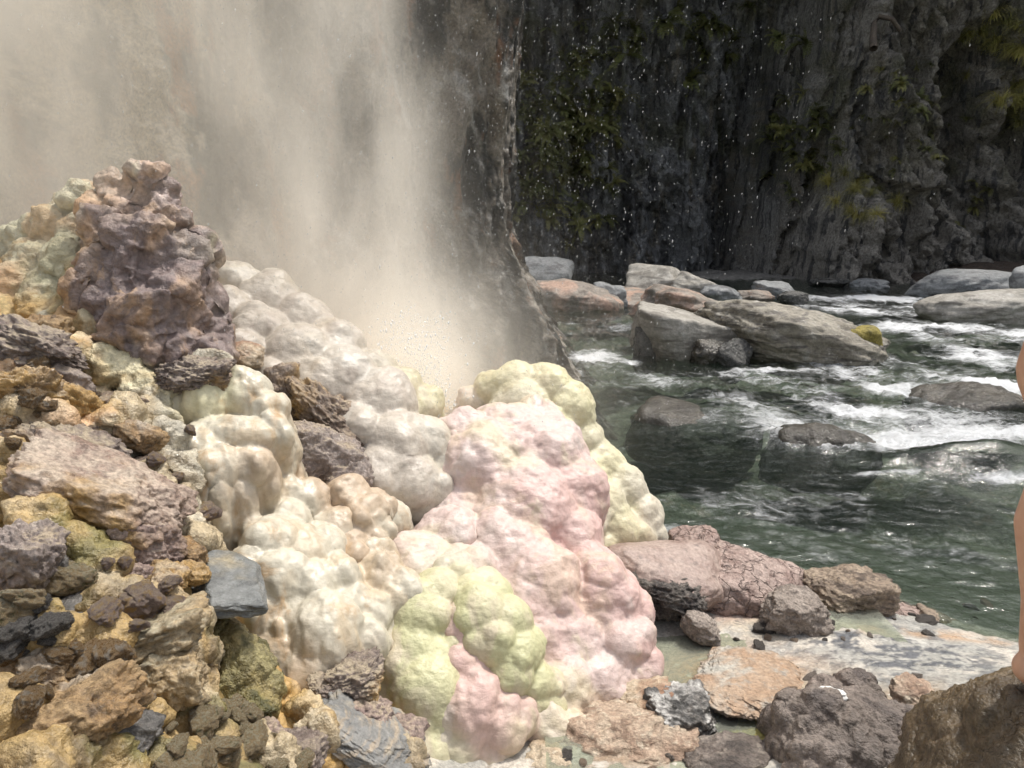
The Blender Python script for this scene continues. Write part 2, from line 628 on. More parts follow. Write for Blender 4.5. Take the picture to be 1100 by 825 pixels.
# wide bed of the river and the valley floor, one sheet to the horizon
u = np.linspace(-1, 1, 520)
X, Y, F = grid(np.sign(u) * (np.abs(u) ** 4) * 400 + u * 14 + 3, np.sign(u) * (np.abs(u) ** 4) * 400 + u * 18 + 8)
p3 = np.stack([X, Y, X * 0], 1)
near = np.exp(-((X / 14) ** 2 + ((Y - 10) / 16) ** 2))
Zb = -.55 + near * (.16 * (.6 - worley(p3 * 1.7, 7)[0]) + .1 * (.55 - worley(p3 * 3.9, 8)[0]) + .12 * fbm(p3 * .9, 3, 4) + .1 * fbm(p3 * 2.5, 5, 3))
bed = rockmat('river_bed', (.16, .17, .135), (.26, .26, .21), (.34, .29, .22), 3, (.6, .9), .8, .05, speck=.4)
tag(link('riverbed', mesh('riverbed', np.stack([X, Y, Zb], 1), F), bed), kind='structure')

# ================================================================== SETTING: river
row = [2.2]
while row[-1] < 27:
    row.append(row[-1] + max(.012, row[-1] * row[-1] * .0011))
xr = np.concatenate([np.arange(-1.6, 4.2, .025), np.arange(4.2, 15, .06)])
X, Y, F = grid(xr, np.array(row))
p3 = np.stack([X, Y, X * 0], 1)
flow = p3 @ rotm(0, 0, R(28)).T
H = (.32 + .68 * sstep(4.4, 7.0, Y)) * (.034 * fbm(flow * np.array([1.5, 2.6, 1]), 11, 4) + .022 * ridged(flow * np.array([3.2, 6, 1]), 12, 4, .55) + .006 * fbm(flow * np.array([11, 18, 1]), 13, 3))


def bump2(cx, cy, sx, sy, h, rot=0):
    ca, sa = math.cos(R(rot)), math.sin(R(rot))
    dx, dy = X - cx, Y - cy
    a, b = (dx * ca + dy * sa) / sx, (-dx * sa + dy * ca) / sy
    return h * np.exp(-(a * a + b * b))


def at0(px, py):
    q = G(px, py, 0)
    return q[0], q[1]


rap = 0
q = at0(1062, 505); H += bump2(q[0], q[1], .62, .2, .2, -6)          # smooth standing wave
q = at0(960, 470); H += bump2(q[0], q[1], .5, .3, -.07)
q = at0(765, 448); H += bump2(q[0], q[1], .62, .34, .11, -32)        # water sliding over a sunken boulder
q = at0(868, 478); H += bump2(q[0], q[1], .45, .16, .1, -22)
q = at0(1040, 418); H += bump2(q[0], q[1], .5, .3, .07)
foam = np.zeros(len(X))
for px, py, rx, ry, k in [(965, 474, .75, .36, 1.9), (1040, 465, .7, .34, 1.7), (985, 450, .9, .4, 1.3), (890, 455, .5, .22, .85), (1010, 440, .7, .35, .75), (930, 420, .9, .5, .62), (860, 470, .35, .1, .9),
                          (1060, 385, 1.0, .8, .75), (1000, 355, 1.1, .7, .7), (940, 322, 1.6, .9, .95), (1000, 330, 1.3, .5, .6), (870, 410, .8, .5, .55),
                          (640, 386, .42, .5, .85), (665, 392, .25, .2, .8), (760, 405, .6, .25, .5), (850, 402, .9, .2, .55), (700, 440, .4, .3, .42), (750, 455, .3, .2, .45),
                          (715, 570, .18, .12, .5), (900, 540, .9, .2, .2), (1000, 600, .5, .3, .3), (850, 585, .5, .2, .25), (1080, 520, .5, .08, .6), (960, 512, .5, .04, .45),
                          (700, 375, .4, .5, .4), (960, 350, .6, .6, .6), (1080, 420, .6, .4, .9), (980, 400, 1.4, 1.0, .62), (900, 380, 1.0, .8, .55), (1060, 360, 1.6, 1.4, .62), (840, 440, .9, .6, .5), (960, 335, 2.2, 1.6, .6), (930, 460, 1.0, .3, .85), (700, 410, .8, .5, .4), (620, 400, .5, .5, .5), (820, 540, 1.4, .5, .22), (950, 600, .8, .4, .28), (640, 355, 1.2, 1.4, .3)]:
    q = at0(px, py)
    foam = np.maximum(foam, bump2(q[0], q[1], rx, ry, k))
foam = foam * (.45 + .85 * sstep(-.35, .5, fbm(p3 * np.array([1.3, .9, 1]), 19, 4)))
H += foam * .03 * fbm(flow * np.array([8, 12, 1]), 15, 4) + foam * .025 * (ridged(flow * np.array([5, 8, 1]), 16, 4) - .6)
me = mesh('river_water', np.stack([X, Y, H], 1), F, True, None, {'foam': foam})
m, t = newmat('running_water')
v = t.n('ShaderNodeTexCoord').outputs['Object']
vf = t.scale(v, (1, 1.45, 1), (0, 0, R(24)))
fa = t.n('ShaderNodeAttribute', attribute_name='foam').outputs['Fac']
na = t.noise(vf, 3.4, 8, .74, 1.6)
nb = t.noise(vf, 9., 7, .72, .8)
fn = t.m('ADD', t.m('MULTIPLY', na, .6), t.m('MULTIPLY', nb, .4))
fm = t.ramp(t.m('ADD', t.m('MULTIPLY', fa, .5), t.m('SUBTRACT', fn, .5)), .08, .42)
fm = t.m('MULTIPLY', fm, .93)
wn = t.m('ADD', t.noise(vf, 7, 5, .6, .5), t.m('MULTIPLY', t.noise(vf, 26, 4, .6), .3))
wb = t.n('ShaderNodeBump', {'Height': wn, 'Strength': .42, 'Distance': .04})
fr = t.n('ShaderNodeFresnel', {'IOR': 1.33, 'Normal': wb.outputs[0]})
tint = t.mix(t.ramp(t.noise(vf, 1.2, 4, .6), .35, .65), (.68, .75, .70), (.56, .63, .585))
tr = t.n('ShaderNodeBsdfTransparent', {'Color': tint})
df = t.n('ShaderNodeBsdfDiffuse', {'Color': (.035, .055, .042, 1), 'Normal': wb.outputs[0]})
body = t.n('ShaderNodeMixShader', {0: .13, 1: tr.outputs[0], 2: df.outputs[0]})
gl = t.n('ShaderNodeBsdfGlossy', {'Color': (1, 1, 1, 1), 'Roughness': .07, 'Normal': wb.outputs[0]})
wat = t.n('ShaderNodeMixShader', {0: fr.outputs[0], 1: body.outputs[0], 2: gl.outputs[0]})
fb = t.n('ShaderNodeBump', {'Height': t.noise(vf, 22, 7, .75, .5), 'Strength': .9, 'Distance': .04})
fd = t.n('ShaderNodeBsdfPrincipled', {'Base Color': (.78, .8, .82, 1), 'Roughness': .5, 'Normal': fb.outputs[0]})
mx = t.n('ShaderNodeMixShader', {0: fm, 1: wat.outputs[0], 2: fd.outputs[0]})
t.n('ShaderNodeOutputMaterial', {'Surface': mx.outputs[0]})
tag(link('river_water', me, m), kind='structure')

# ================================================================== SETTING: cliffs
def cliff_sheet(name, pts_fn, xs, zs, mat, colfn=None):
    U, Vv, F = grid(xs, zs)
    p, col = pts_fn(U, Vv)
    me = mesh(name, p, F[:, ::-1], True, col)
    return tag(link(name, me, mat), kind='structure')


def far_cliff(x, z):
    # recess on the left, buttress on the right, cleft between them
    y = 24.5 + .02 * np.minimum(x, 15) ** 2 - .1 * z - .55 * np.maximum(0, x - 14) - .012 * np.maximum(0, x - 14) ** 2
    bt = sstep(6.2, 9.5, x - .12 * z)                # buttress
    y = y - 4.2 * bt - .55 * bt * np.maximum(0, 6 - z) * .5
    y = y + 2.2 * np.exp(-((x - 7.2 - .1 * z) / .55) ** 2)        # cleft
    lf = 1 - sstep(-2.2, 2.6, x + .25 * z)           # leafy shoulder on the left
    y = y - 3.0 * lf
    y = y + .8 * np.exp(-(((x - 4.6) / 1.1) ** 2 + ((z - 1.6) / 1.5) ** 2))
    y = y - .5 * sstep(8.0, 12, z)                  # overhangs at the top
    p = np.stack([x, y, z], 1)
    q = p * np.array([.55, .55, .22])
    y = y + 1.3 * fbm(q, 41, 4) * (.5 + bt)
    for fs_, fa_, an_ in ((.55, .95, 18), (1.25, .36, -14), (2.9, .13, 25)):
        fq = (p + .3 * np.stack([pn(p * 1.1, 5), pn(p * 1.1, 6), pn(p * 1.1, 7)], 1)) @ rotm(0, R(an_), 0).T * np.array([1, .7, .5]) * fs_
        _, _, fi = worley(fq, int(fs_ * 100))
        r1, r2, r3 = (fi & 255) / 255. - .5, ((fi >> 8) & 255) / 255. - .5, ((fi >> 16) & 255) / 255. - .5
        y = y + fa_ * (.55 * r1 + .9 * r2 * np.sin(fq[:, 0] * 1.3) + .5 * r3 * np.sin(fq[:, 2] * 1.1)) * (.55 + .45 * bt)
    rr = ridged(p * np.array([.8, .8, .3]) * (1 - bt)[:, None] + p * np.array([.62, .62, .5]) * bt[:, None], 42, 5, .6)
    y = y - (.45 - .25 * bt) * (rr - .8)
    w_, _, idd = worley(p * np.array([1.0, 1.0, .45]) + .35 * np.stack([pn(p * .9, 1), pn(p * .9, 2), pn(p * .9, 3)], 1), 43)
    y = y + .22 * (w_ - .5) * (.4 + .6 * bt)
    y = y - .14 * (ridged(p * np.array([3.2, 3.2, .8]), 45, 4, .6) - .8)
    y = y - .09 * fbm(p * 4.2, 46, 4, .6)
    sl = p @ rotm(0, R(32), 0).T
    w2, w3, _ = worley(sl * np.array([1.7, 1.7, .8]), 47)
    y = y + .2 * (1 - sstep(0, .18, w3 - w2)) * (.3 + .7 * bt) - .1 * pn(sl * np.array([.6, .6, 5]), 48) * bt
    return y, bt, lf


def far_pts(x, z):
    y, bt, lf = far_cliff(x, z)
    p = np.stack([x, y, z], 1)
    c = np.tile(np.array([.26, .265, .27]), (len(x), 1))
    c = lay(c, (.38, .35, .3), bt)
    st = fbm(np.stack([x * 2.6, x * 0, z * .22], 1), 51, 5, .6)
    c = lay(c, (.44, .445, .455), sstep(.1, .6, st) * (1 - bt) * .9)
    c = lay(c, (.06, .06, .062), sstep(.05, .55, fbm(np.stack([x * 1.7 + 8, x * 0, z * .15], 1), 52, 5, .6)) * (1 - .6 * bt))
    c = lay(c, (.28, .25, .2), sstep(.3, .7, fbm(p * np.array([2.5, 1, .5]), 53, 5, .65)) * .8)
    c = lay(c, (.40, .37, .33), bt * (1 - sstep(.5, 3.5, z)) * .8)
    c = lay(c, (.10, .105, .045), sstep(.0, .5, fbm(p * .8, 54, 5)) * np.maximum(lf, .6 * sstep(1.5, 4, z)))
    return p, c


CM = rockmat('cliff_rock', (.1, .1, .1), (.1, .1, .1), (.1, .1, .1), 1.6, (.5, .85), 1., .3, attr=True, speck=.4, strata=(.075, .075, .078), sx=(2.4, 2.4, .4), srot=(0, .12, 0), fine=9)
cliff_sheet('far_cliff', far_pts, np.concatenate([np.arange(-9, 16, .065), np.arange(16, 40, .15)]), np.arange(-.8, 16, .07), CM)


def near_x(u, z):
    # the wet wall left of the river: u runs along the wall from left to its right-hand edge
    k = np.clip(u, 0, 1)
    x = -9.9 + 9.8 * np.minimum(u, 1.01) + .04 * np.maximum(u - 1.01, 0)
    y = 4.4 + 2.9 * u + .35 * np.sin(u * 9)
    # edge of the wall leans to the right at the foot
    foot = np.maximum(0, 1.7 - z)
    e = sstep(.80, 1.0, u)
    x = x + e * (.37 * foot ** 1.35 + .06 * np.maximum(0, z - 1.5) - .12)
    y = y + 3.2 * sstep(1.0, 1.12, u)
    y = y - .25 * foot * (1 - e) - .14 * z * (1 - e)
    return x, y


def near_pts(u, z):
    x, y = near_x(u, z)
    p = np.stack([x, y, z], 1)
    d = .5 * fbm(p * np.array([.7, .7, .3]), 61, 4) + .2 * (ridged(p * np.array([1.8, 1.8, .45]), 62, 5, .6) - .8)
    w_, _, _ = worley(p * np.array([2.1, 2.1, .7]), 63)
    d = d + .16 * (.5 - w_) + .05 * fbm(p * 6, 64, 4, .6)
    fl = ridged(p * np.array([1.1, 1.1, .16]), 65, 3)
    d = d + .14 * fl
    pr = p @ rotm(0, R(-16), 0).T
    d = d + .10 * (ridged(pr * np.array([3.4, 3.4, .6]), 71, 5, .6) - .8) * sstep(.6, .8, u)
    edge = sstep(.84, .93, u)
    p = p + np.array([.35, -.9, 0]) * d[:, None] * (1 - .35 * edge[:, None])
    c = np.tile(np.array([.56, .46, .30]), (len(x), 1))
    c = lay(c, (.66, .58, .44), sstep(-.1, .5, fl - .3))
    c = lay(c, (.085, .09, .06), sstep(-.05, .25, fbm(p * np.array([1.7, 1.7, .45]), 66, 5, .6)))
    c = lay(c, (.52, .27, .12), sstep(.1, .45, fbm(p * np.array([2.1, 2.1, .7]), 67, 5)) * .8)
    c = lay(c, (.62, .27, .10), 1.2 * np.exp(-((x + 1.35) / .45) ** 2 - ((z - 1.05) / .35) ** 2))
    dark = sstep(.74, .84, u + .05 * fbm(p * 1.5, 68, 4))
    dkc = np.tile(np.array([.19, .165, .135]), (len(x), 1))
    dkc = lay(dkc, (.28, .245, .2), sstep(0, .5, fbm(p * np.array([3, 3, 1.2]), 69, 5, .6)))
    dkc = lay(dkc, (.035, .035, .03), sstep(.05, .4, fbm(p * np.array([3.5, 3.5, .7]) + 9, 70, 5, .6)))
    vein = 1 - sstep(.0, .14, np.abs(pn(np.stack([x * 2.2 + .9 * z, x * 0 + 2, z * .7], 1) + .25 * fbm(p * 3, 77, 3)[:, None], 78)))
    dkc = lay(dkc, (.44, .42, .39), vein * sstep(-.2, .3, fbm(p * 1.7, 79, 3)) * .8)
    dkc = lay(dkc, (.25, .13, .07), sstep(.42, .62, fbm(p * np.array([4, 4, .9]) + 3, 75, 4)) * .7)
    c = c * (1 - dark[:, None]) + dkc * dark[:, None]
    return p, c


NM = rockmat('wet_wall', (.1, .1, .1), (.1, .1, .1), (.1, .1, .1), 4., (.25, .6), .9, .05, attr=True, speck=.4, fine=40)
cliff_sheet('near_cliff', near_pts, np.concatenate([np.arange(0, .7, .006), np.arange(.7, 1.14, .0026)]), np.arange(-.7, 8.5, .026), NM)

# ================================================================== MINERAL MOUNDS
PK, PP, CR, YL, YG, GW, BG, OC, PB, OG, LG = [np.array(q) for q in [
    (.54, .37, .335), (.55, .44, .405), (.50, .46, .37), (.57, .53, .34), (.47, .46, .27), (.46, .41, .35), (.44, .345, .25), (.45, .29, .11), (.19, .145, .135), (.52, .34, .2), (.5, .47, .33)]]
MM = mineralmat('mineral_crust', (.35, .7), .4, (.55, .47, .35), (.55, .7), 1., .1, .8)
MW = mineralmat('wet_flowstone', (.26, .6), .4, (.40, .25, .12), (.55, .7), .6, .1, .5)
MG = mineralmat('grey_sinter', (.28, .6), .45, (.42, .36, .3), (.58, .7), .7, .12, .6)

pink = [
    (545, 486, 3.05, 54, PP), (500, 480, 2.95, 40, PP), (575, 465, 3.15, 34, PP), (520, 510, 2.88, 60, PP), (580, 500, 2.95, 52, PP), (560, 555, 2.75, 66, PK), (600, 535, 2.85, 52, PK), (500, 560, 2.72, 46, PP),
    (605, 585, 2.68, 46, PK), (545, 605, 2.55, 56, PP), (480, 585, 2.55, 40, PP), (575, 628, 2.45, 50, PK), (630, 620, 2.55, 40, PK), (640, 650, 2.5, 52, PK), (600, 690, 2.38, 55, PP),
    (655, 690, 2.42, 46, PK), (684, 722, 2.36, 30, PK), (640, 735, 2.28, 44, PP), (566, 690, 2.32, 50, PK), (600, 745, 2.2, 44, PP), (560, 650, 2.4, 50, PP),
    (450, 615, 2.4, 44, PP), (420, 640, 2.3, 38, BG), (430, 600, 2.5, 30, PP), (470, 560, 2.7, 30, PP), (410, 665, 2.2, 26, BG), (490, 640, 2.35, 52, CR), (520, 620, 2.45, 40, PP),
    (500, 680, 2.15, 34, PK), (495, 720, 2.08, 38, PK), (500, 760, 2.0, 44, PK), (530, 770, 2.02, 40, PK),
    (480, 800, 1.98, 52, LG), (520, 815, 1.96, 36, LG), (590, 785, 2.06, 34, LG), (610, 790, 2.06, 30, PP), (470, 840, 1.95, 40, LG)]
po, porg = mound('pink_mineral_mound', pink, .0072, 11, MM, 3, (.42, .62), .6, (.014, .0022), smooth=6, bot=((.2, .024), (.085, .011), (.042, .0055)), warp=.11, streak=((.8, .75, (.53, .46, .32)), (1.6, .5, (.55, .49, .45)), (1.1, .4, (.55, .42, .28))))
tag(po, 'big bulbous pink travertine mound with yellow green lobes at its front', 'mineral mound')
lobeA = [(452, 668, 2.14, 34, YG), (446, 705, 2.08, 38, YG), (436, 745, 2.04, 38, YG), (462, 745, 1.99, 40, YG), (450, 785, 1.98, 40, YL), (470, 715, 2.03, 24, YL), (468, 785, 1.95, 34, YG), (480, 650, 2.2, 24, YG), (440, 780, 1.98, 40, YL), (455, 815, 1.9, 40, LG), (430, 690, 2.1, 26, YL), (450, 640, 2.26, 24, YL)]
lobeA = [(a - 3, b - 4, y + .02, r * 1.14, q) for a, b, y, r, q in lobeA] + [(425, 660, 2.2, 28, PP), (490, 625, 2.3, 30, CR), (470, 640, 2.22, 30, YL), (490, 690, 2.1, 20, PP)]
mound('yellow_green_lobe', lobeA, .006, 12, MM, 4, (.35, .55), .68, (.003, .002), parent=po, origin=porg, core=.6, bot=((.085, .008), (.04, .004)), warp=.13, smooth=5, streak=((1., .7, (.50, .45, .31)), (1.5, .5, (.50, .39, .34))))
lobeB = [(516, 660, 2.14, 30, YG), (545, 668, 2.14, 26, YG), (532, 692, 2.08, 26, YG), (512, 690, 2.06, 18, YG), (556, 700, 2.08, 24, YG), (548, 724, 2.04, 24, YG), (535, 735, 2.02, 17, YG), (574, 733, 2.08, 22, YG), (586, 760, 2.07, 22, YL), (568, 756, 2.04, 18, YG), (600, 776, 2.08, 20, YG), (588, 790, 2.06, 16, YL), (505, 640, 2.2, 22, YL), (530, 640, 2.22, 20, YG), (575, 780, 2.06, 22, YL), (610, 800, 2.06, 22, LG)]
lobeB = [(a, b, y + .02, r * 1.1, q) for a, b, y, r, q in lobeB] + [(520, 630, 2.28, 22, CR), (590, 735, 2.12, 18, PP), (568, 690, 2.14, 18, PP)]
mound('yellow_green_lobe', lobeB, .0055, 13, MM, 4, (.35, .55), .66, (.002, .0018), parent=po, origin=porg, core=.6, bot=((.07, .007), (.03, .004)), warp=.1, smooth=4, streak=((1., .6, (.50, .45, .31)), (1.5, .4, (.50, .39, .34))))

yel = [(555, 414, 3.36, 26, YL), (528, 418, 3.36, 20, YL), (508, 432, 3.36, 18, PP), (585, 422, 3.38, 33, YL), (606, 440, 3.35, 34, YL), (560, 440, 3.3, 36, CR), (620, 475, 3.32, 30, CR), (590, 468, 3.25, 34, YL), (640, 505, 3.28, 34, YL),
       (620, 520, 3.2, 38, YL), (664, 530, 3.22, 32, CR), (640, 545, 3.1, 32, YL), (685, 556, 3.16, 28, CR), (700, 574, 3.12, 17, CR), (660, 570, 3.05, 30, YL), (640, 590, 2.98, 28, YL), (685, 582, 3.04, 20, BG),
       (628, 560, 2.98, 26, GW), (655, 535, 3.08, 18, GW), (660, 602, 2.98, 20, CR)]
yo, _ = mound('yellow_mineral_mound', yel, .0075, 14, MM, 3, (.4, .6), .62, (.009, .002), smooth=5, bot=((.15, .02), (.06, .009), (.035, .003)), streak=((.8, .6, (.52, .46, .37)), (1.5, .5, (.46, .4, .26))))
tag(yo, 'pale yellow lumpy mineral mound rising behind the pink mound beside the river', 'mineral mound')

gry = [(232, 300, 3.35, 22, GW), (258, 308, 3.3, 26, CR), (290, 332, 3.25, 36, GW), (325, 352, 3.2, 34, GW), (245, 340, 3.1, 30, GW), (280, 365, 3.05, 36, GW), (320, 390, 3.0, 44, GW), (355, 380, 3.12, 38, GW), (365, 415, 2.98, 46, GW),
       (400, 405, 3.1, 30, CR), (405, 440, 2.92, 44, GW), (430, 420, 3.1, 26, YL), (450, 436, 3.1, 26, YL), (385, 465, 2.8, 36, GW), (425, 480, 2.78, 40, GW), (455, 478, 2.85, 34, CR), (478, 500, 2.82, 26, CR),
       (410, 510, 2.68, 36, GW), (440, 520, 2.7, 36, GW), (466, 530, 2.72, 26, CR), (455, 550, 2.66, 18, CR), (415, 545, 2.62, 22, GW), (345, 420, 2.9, 34, GW), (260, 385, 2.9, 30, GW), (290, 410, 2.85, 26, GW), (300, 330, 3.3, 26, CR)]
go, _ = mound('grey_mineral_mound', gry, .0075, 15, MG, 3, (.4, .6), .6, (.009, .0015), smooth=6, bot=((.17, .018), (.075, .009), (.04, .004)), botz=.6, streak=((.8, .6, (.46, .39, .29)), (1.6, .5, (.38, .32, .27)), (1.2, .5, (.5, .47, .42))))
tag(go, 'smooth grey white sinter mound with drooping bulges under the steam', 'mineral mound')

crm = [(228, 432, 2.36, 30, YL), (262, 425, 2.4, 30, CR), (285, 445, 2.36, 24, CR), (200, 440, 2.36, 26, CR), (250, 468, 2.26, 27, CR, (1.9, 1, .8)), (295, 470, 2.3, 20, CR, (1, 1, 1.5)), (215, 480, 2.22, 32, CR, (1, 1, .8)), (232, 505, 2.16, 30, CR), (270, 502, 2.2, 26, BG),
       (215, 540, 2.1, 24, CR, (.8, .8, 2.0)), (238, 555, 2.1, 20, CR, (.8, .8, 2.3)), (262, 550, 2.14, 22, BG, (.8, .8, 1.8)), (285, 520, 2.22, 22, CR, (.8, .8, 1.8)), (200, 520, 2.12, 26, CR),
       (292, 585, 2.1, 34, CR), (320, 600, 2.12, 36, CR), (270, 610, 2.02, 26, CR), (300, 625, 2.02, 36, CR), (335, 635, 2.04, 34, CR), (360, 625, 2.1, 30, CR), (285, 660, 1.96, 34, CR), (325, 670, 1.97, 36, CR), (260, 650, 1.98, 28, BG),
       (375, 655, 2.06, 32, CR), (398, 660, 2.06, 26, CR), (350, 690, 1.94, 44, CR, (1, 1, 1.3)), (385, 690, 1.98, 32, CR), (300, 705, 1.9, 36, BG), (330, 725, 1.87, 34, BG), (270, 700, 1.9, 28, BG), (365, 725, 1.9, 30, BG), (405, 690, 2.05, 22, BG),
       (310, 560, 2.22, 24, CR), (275, 575, 2.14, 20, CR), (405, 620, 2.2, 28, BG), (430, 640, 2.16, 28, CR), (345, 590, 2.2, 28, CR), (330, 540, 2.34, 26, BG), (305, 535, 2.3, 24, CR), (360, 570, 2.3, 26, BG), (400, 600, 2.28, 26, CR), (415, 560, 2.5, 26, CR), (300, 500, 2.36, 22, CR), (415, 680, 2.1, 24, CR)]
for dx_, dy_, dl in [(205, 560, 30), (222, 575, 34), (246, 578, 30), (268, 570, 28), (300, 690, 30), (330, 705, 28), (362, 700, 30), (285, 705, 26)]:
    crm.append((dx_, dy_, 2.13 if dy_ < 650 else 1.88, 9, CR, (1, 1, dl / 9.)))
co, _ = mound('cream_flowstone_mound', crm, .006, 16, MW, 3, (.4, .6), .6, (.004, .0012), gully=.011, bot=((.11, .016), (.05, .005)), botz=.5, streak=((.8, .55, (.40, .29, .17)), (1.7, .55, (.48, .37, .24)), (1.2, .5, (.52, .48, .39))))
tag(co, 'wet cream flowstone mound of rounded drips below a fat horizontal roll', 'mineral mound')

tan = [(372, 535, 2.42, 26, BG), (385, 560, 2.36, 28, BG), (372, 592, 2.28, 30, BG), (398, 575, 2.36, 24, CR), (400, 545, 2.45, 20, BG), (322, 548, 2.35, 20, BG), (328, 565, 2.3, 16, OG)]
to, _ = mound('tan_mineral_knob', tan, .0075, 17, MW, 6, (.25, .45), .8, (.006, .003), rough=.004)
tag(to, 'tan rounded mineral knob wedged between the grey and cream mounds', 'mineral mound')

pil = [(150, 196, 2.68, 22, PP), (125, 203, 2.7, 16, CR), (172, 206, 2.68, 14, PP), (140, 222, 2.66, 24, OG), (172, 232, 2.64, 24, PB), (190, 240, 2.64, 16, OG), (112, 236, 2.66, 20, OG), (118, 258, 2.6, 30, PB), (155, 265, 2.56, 34, PB), (188, 275, 2.58, 24, PB),
       (145, 300, 2.52, 36, PB), (180, 310, 2.52, 34, PB), (202, 320, 2.55, 18, PB), (160, 340, 2.48, 42, PB), (195, 352, 2.5, 26, PB), (128, 330, 2.48, 28, PB), (150, 372, 2.42, 34, PB), (185, 375, 2.46, 26, PB), (118, 290, 2.54, 26, PB), (205, 260, 2.64, 14, LG), (214, 300, 2.62, 13, PP), (98, 285, 2.58, 24, OG), (100, 320, 2.52, 26, PB), (88, 345, 2.5, 22, OC), (205, 345, 2.54, 24, PB), (214, 372, 2.52, 22, PB), (100, 255, 2.64, 18, OG), (166, 248, 2.56, 18, OG), (180, 330, 2.46, 18, OG), (140, 190, 2.66, 14, CR), (160, 188, 2.66, 12, LG)]
po2, _ = mound('brown_rock_spire', pil, .0075, 18, mineralmat('spire_crust', (.3, .7), .9, (.40, .27, .17), (.57, .66), .4, .3, .8), 3, (.4, .6), .6, (.014, .003), rough=.05, rfreq=3.6, warp=.13, smooth=2, bot=((.14, .02), (.05, .006)), botz=.7, streak=((.7, .6, (.38, .28, .2)), (1.3, .6, (.46, .29, .15)), (1., .5, (.5, .45, .36))))
tag(po2, 'dark purple brown rock spire with orange and pale crusted top', 'rock spire')

shd = [(90, 215, 2.82, 20, LG), (72, 226, 2.84, 16, LG), (112, 214, 2.8, 12, OG), (62, 245, 2.8, 26, LG), (30, 262, 2.85, 26, LG), (85, 255, 2.74, 22, OG), (5, 275, 2.85, 28, LG), (40, 290, 2.7, 30, LG), (75, 285, 2.66, 26, LG), (98, 300, 2.6, 24, LG), (15, 315, 2.62, 30, OG), (50, 318, 2.58, 24, LG),
       (85, 325, 2.55, 24, OC), (110, 330, 2.5, 18, LG), (110, 352, 2.46, 22, OC), (-25, 285, 2.85, 30, LG), (-40, 320, 2.7, 34, LG), (65, 345, 2.48, 20, CR), (78, 360, 2.44, 18, CR), (40, 335, 2.5, 22, OC), (0, 345, 2.5, 24, OC), (-70, 310, 2.8, 36, LG)]
so2, _ = mound('green_crusted_ledge', shd, .008, 19, mineralmat('green_crust', (.35, .7), .8, (.30, .2, .08), (.54, .64), .6, .2, 1.2), 7, (.25, .5), .78, (.012, .004), rough=.016, bot=((.12, .02), (.05, .006)), warp=.11, streak=((.8, .7, (.58, .52, .38)), (1.4, .7, (.46, .29, .14)), (1., .5, (.24, .22, .12))))
tag(so2, 'pale olive crusted ledge with orange patches stepping up to the brown spire', 'mineral mound')

mos = [(232, 690, 1.72, 22, OC), (250, 700, 1.7, 24, OC), (262, 725, 1.66, 28, OC), (240, 745, 1.62, 26, OC), (270, 755, 1.62, 24, OC), (225, 720, 1.66, 22, OC), (250, 775, 1.58, 26, OC), (222, 770, 1.58, 22, OC), (285, 735, 1.66, 14, OG)]
for i, q in enumerate(mos):
    mos[i] = q[:4] + (np.array([(.17, .15, .055), (.27, .21, .09), (.24, .21, .1)][i % 3]),)
mo, _ = mound('algae_lump', mos, .006, 20, mineralmat('algae_crust', (.2, .5), 1., (.05, .055, .02), (.5, .62), .4, .35, 1.6), 14, (.18, .34), .85, (.006, .006), rough=.008)
tag(mo, 'knobbly olive algae covered lump under the blue grey slab', 'mineral mound')
okn = [(285, 728, 1.72, 14, OC), (298, 742, 1.72, 15, OC), (290, 760, 1.68, 16, OC), (312, 762, 1.7, 13, OC), (325, 772, 1.7, 12, CR), (302, 782, 1.64, 16, OC), (365, 800, 1.62, 20, OC), (345, 815, 1.58, 20, OC), (385, 822, 1.6, 16, OC)]
mo2, _ = mound('ochre_knob_cluster', okn, .006, 22, mineralmat('ochre_crust', (.2, .5), .8, (.5, .36, .2), (.52, .64), .4, .25, 1.2), 8, (.25, .4), .82, (.004, .004), rough=.005)
tag(mo2, 'low row of glossy ochre mineral knobs beside the algae lump', 'mineral mound')

# ================================================================== ROCKS OF THE LEFT BANK
RB = {}
RB['purple'] = rockmat('purple_rock', (.15, .115, .1), (.235, .19, .165), (.38, .31, .26), 9, (.14, .6), 1., .014, speck=.35, stain=(.38, .24, .09), stain_t=(.5, .62), dust=(.40, .33, .23))
RB['pinkbrown'] = rockmat('pink_brown_rock', (.27, .19, .15), (.40, .31, .25), (.17, .12, .1), 8, (.14, .6), 1., .014, speck=.4, stain=(.38, .24, .09), stain_t=(.5, .62), dust=(.46, .38, .3))
RB['greypink'] = rockmat('grey_pink_rock', (.32, .265, .235), (.21, .17, .155), (.46, .39, .33), 10, (.14, .6), 1., .014, speck=.35, stain=(.38, .24, .09), stain_t=(.5, .62), dust=(.40, .32, .22))
RB['mauve'] = rockmat('mauve_rock', (.25, .18, .155), (.36, .28, .245), (.14, .10, .09), 12, (.35, .7), 1., .012, speck=.4, stain=(.38, .24, .09), stain_t=(.5, .62), dust=(.40, .32, .22))
RB['slate'] = rockmat('slate_rock', (.15, .158, .155), (.2, .205, .2), (.105, .11, .11), 6, (.2, .55), .9, .012, speck=.3, stain=(.3, .25, .16), stain_t=(.55, .68), strata=(.1, .105, .105), sx=(1, 1, 8), srot=(.2, .3, 0))
RB['striped'] = rockmat('striped_slab', (.17, .17, .165), (.24, .235, .22), (.32, .28, .22), 6, (.3, .6), .8, .012, speck=.25, strata=(.36, .29, .21), sx=(1, 1, 9), srot=(0, -.6, 0))
RB['dark'] = rockmat('dark_wet_rock', (.09, .085, .08), (.15, .14, .13), (.24, .22, .2), 10, (.12, .4), .9, .012, speck=.4)
